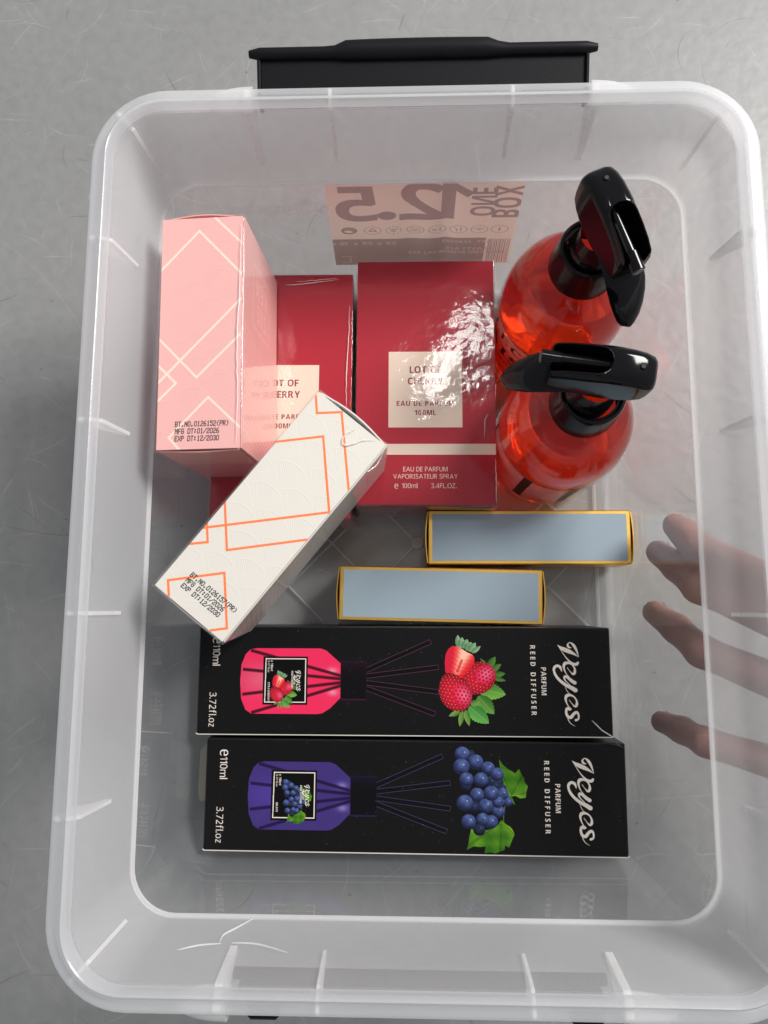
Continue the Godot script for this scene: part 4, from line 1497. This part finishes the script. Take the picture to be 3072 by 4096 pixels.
	var faces := [Vector2(-0.88, 0.47), Vector2(-0.75, 0.66)]
	for i in 2:
		var o := thing("spray_bottle", labels[i], "spray bottle", Transform3D(Basis(), at[i]), "red spray bottles")
		part("bottle_shell", shell, shell_m, o)
		part("liquid", liquid, red, o)
		part("dip_tube", dip, see_through(Color(0.9, 0.6, 0.6), 0.3, 0.1), o)
		part("collar", collar, matt, o)
		var ink := painted(bottle_label(i == 0), 0.4)
		ink.transparency = BaseMaterial3D.TRANSPARENCY_ALPHA
		part("printed_label", wm, ink, o, Transform3D(Basis(Vector3.UP, atan2(-faces[i].y, faces[i].x)), Vector3.ZERO))
		var h := Node3D.new()
		h.name = "sprayer_head"
		h.rotation.y = atan2(-heads[i].y, heads[i].x)
		h.position = Vector3(heads[i].x, 0, heads[i].y) * [0.0005, 0.002][i] + Vector3(0, 0.0045, 0)
		o.add_child(h, true)
		part("shroud", shroud, black, h)
		part("stem", stem, matt, h)
		part("nozzle", nozzle, black, h)
		part("nozzle_tip", nozzle_tip, tip, h)
		part("pivot_pin", pin_m, black, h)
		part("pin_hole", pin_hole, hole, h)
		part("trigger", trigger, black, h)

# ------------------------------------------------------------------ the hand outside the right wall
func build_hand() -> void:
	# joints with radii; the field is a smooth union of tapered capsules, meshed as surface nets
	var bones := []
	var tips := [Vector3(0.1366, 0.0596, -0.0045), Vector3(0.1339, 0.0406, 0.0084), Vector3(0.1328, 0.0332, 0.0417), Vector3(0.1331, 0.0352, 0.1011)]
	var mids := [Vector3(0.1402, 0.0774, 0.0085), Vector3(0.1405, 0.0772, 0.0285), Vector3(0.1403, 0.076, 0.0605), Vector3(0.1402, 0.0753, 0.1045)]
	var knuckles := [Vector3(0.178, 0.112, 0.037), Vector3(0.183, 0.118, 0.056), Vector3(0.182, 0.116, 0.082), Vector3(0.176, 0.106, 0.113)]
	var fat := [1.0, 1.05, 1.02, 0.9]
	for i in 4:
		var m2: Vector3 = tips[i].lerp(mids[i], 0.45) + Vector3(0.0012, 0, 0)
		bones.append([tips[i], m2, 0.0066 * fat[i], 0.0074 * fat[i]])
		bones.append([m2, mids[i], 0.0074 * fat[i], 0.0077 * fat[i]])
		bones.append([mids[i], knuckles[i], 0.0077 * fat[i], 0.0092 * fat[i]])
	var wrist := Vector3(0.245, 0.15, 0.128)
	for i in 4:
		bones.append([knuckles[i], wrist.lerp(knuckles[i], 0.25) + Vector3(0, 0, 0.0), 0.0105, 0.0165])
		if i < 3:
			bones.append([knuckles[i], knuckles[i + 1], 0.0095, 0.0095])
	bones.append([wrist, Vector3(0.325, 0.185, 0.19), 0.022, 0.028])
	bones.append([wrist.lerp(knuckles[0], 0.3), wrist.lerp(knuckles[3], 0.3), 0.017, 0.016])
	# thumb, out to the side of the palm and up along the rim
	bones.append([wrist.lerp(knuckles[0], 0.3), Vector3(0.198, 0.142, 0.03), 0.016, 0.012])
	bones.append([Vector3(0.198, 0.142, 0.03), Vector3(0.187, 0.1455, 0.0), 0.011, 0.0095])
	bones.append([Vector3(0.187, 0.1455, 0.0), Vector3(0.176, 0.143, -0.022), 0.0093, 0.0075])
	var cell := 0.0024
	var field := {}
	var soft := 0.0014
	for b: Array in bones:
		var a: Vector3 = b[0]
		var e: Vector3 = b[1]
		var rr := maxf(b[2], b[3]) + 0.008
		var lo := Vector3i(((a.min(e) - Vector3.ONE * rr) / cell).floor())
		var hi := Vector3i(((a.max(e) + Vector3.ONE * rr) / cell).ceil())
		var ab := e - a
		var l2 := ab.length_squared()
		for z in range(lo.z, hi.z + 1):
			for y in range(lo.y, hi.y + 1):
				for x in range(lo.x, hi.x + 1):
					var p := Vector3(x, y, z) * cell
					var t := clampf((p - a).dot(ab) / l2, 0.0, 1.0)
					var d := p.distance_to(a + ab * t) - lerpf(b[2], b[3], t)
					if d < 0.008:
						var key := Vector3i(x, y, z)
						field[key] = field.get(key, 0.0) + exp(-d / soft)
	var value := func(k: Vector3i) -> float: return -soft * log(field[k]) if field.has(k) else 0.01
	var vert := {}
	var corners: Array[Vector3i] = []
	for i in 8:
		corners.append(Vector3i(i & 1, (i >> 1) & 1, (i >> 2) & 1))
	for k: Vector3i in field:
		for back in 8:
			var c: Vector3i = k - corners[back]
			if vert.has(c):
				continue
			var f: Array[float] = []
			var neg := 0
			for i in 8:
				var fv: float = value.call(c + corners[i])
				f.append(fv)
				if fv < 0.0:
					neg += 1
			if neg == 0 or neg == 8:
				vert[c] = null
				continue
			var sum := Vector3.ZERO
			var n := 0
			for i in 8:
				for ax in 3:
					var j := i | (1 << ax)
					if j != i and (f[i] < 0.0) != (f[j] < 0.0):
						sum += Vector3(corners[i]).lerp(Vector3(corners[j]), f[i] / (f[i] - f[j]))
						n += 1
			vert[c] = (Vector3(c) + sum / n) * cell
	var s := Soup.new()
	var axes: Array[Vector3i] = [Vector3i(1, 0, 0), Vector3i(0, 1, 0), Vector3i(0, 0, 1)]
	for k: Vector3i in field:
		var v0: float = value.call(k)
		for ax in 3:
			var v1: float = value.call(k + axes[ax])
			if (v0 < 0.0) == (v1 < 0.0):
				continue
			var u := axes[(ax + 1) % 3]
			var w := axes[(ax + 2) % 3]
			var q := [vert.get(k - u - w), vert.get(k - w), vert.get(k), vert.get(k - u)]
			if q.has(null):
				continue
			if v0 < 0.0:
				s.quad(q[0], q[1], q[2], q[3])
			else:
				s.quad(q[3], q[2], q[1], q[0])
	var skin := mat(Color(0.31, 0.165, 0.14), 0.5)
	skin.subsurf_scatter_enabled = true
	skin.subsurf_scatter_strength = 0.12
	relief(skin, soft_grain, 0.02, Vector3(14, 14, 14))
	var o := thing("person", "bare hand gripping the outside of the box's right wall, fingers pointing down and spread", "person", Transform3D())
	part("hand", s.mesh(180), skin, o)
	# nails on the outer side of the finger ends
	var nail := mat(Color(0.55, 0.3, 0.25), 0.3)
	for i in 4:
		var d: Vector3 = (tips[i] - mids[i]).normalized()
		var out := (Vector3(1, 0.15, 0) - d * d.dot(Vector3(1, 0.15, 0))).normalized()
		var across := d.cross(out).normalized()
		var ns := Soup.new()
		var nr := []
		for j in 6:
			var u := j / 5.0
			var row := []
			for k in 7:
				var a := -0.9 + 1.8 * k / 6.0
				var r: float = (0.0066 + 0.0006 * (1.0 - u)) * fat[i] + 0.0002
				row.append(tips[i] + d * (0.0035 - u * 0.009) + out * cos(a) * r + across * sin(a) * r)
			nr.append(row)
		ns.loft(nr, false)
		part("fingernail", ns.mesh(60), nail, o)
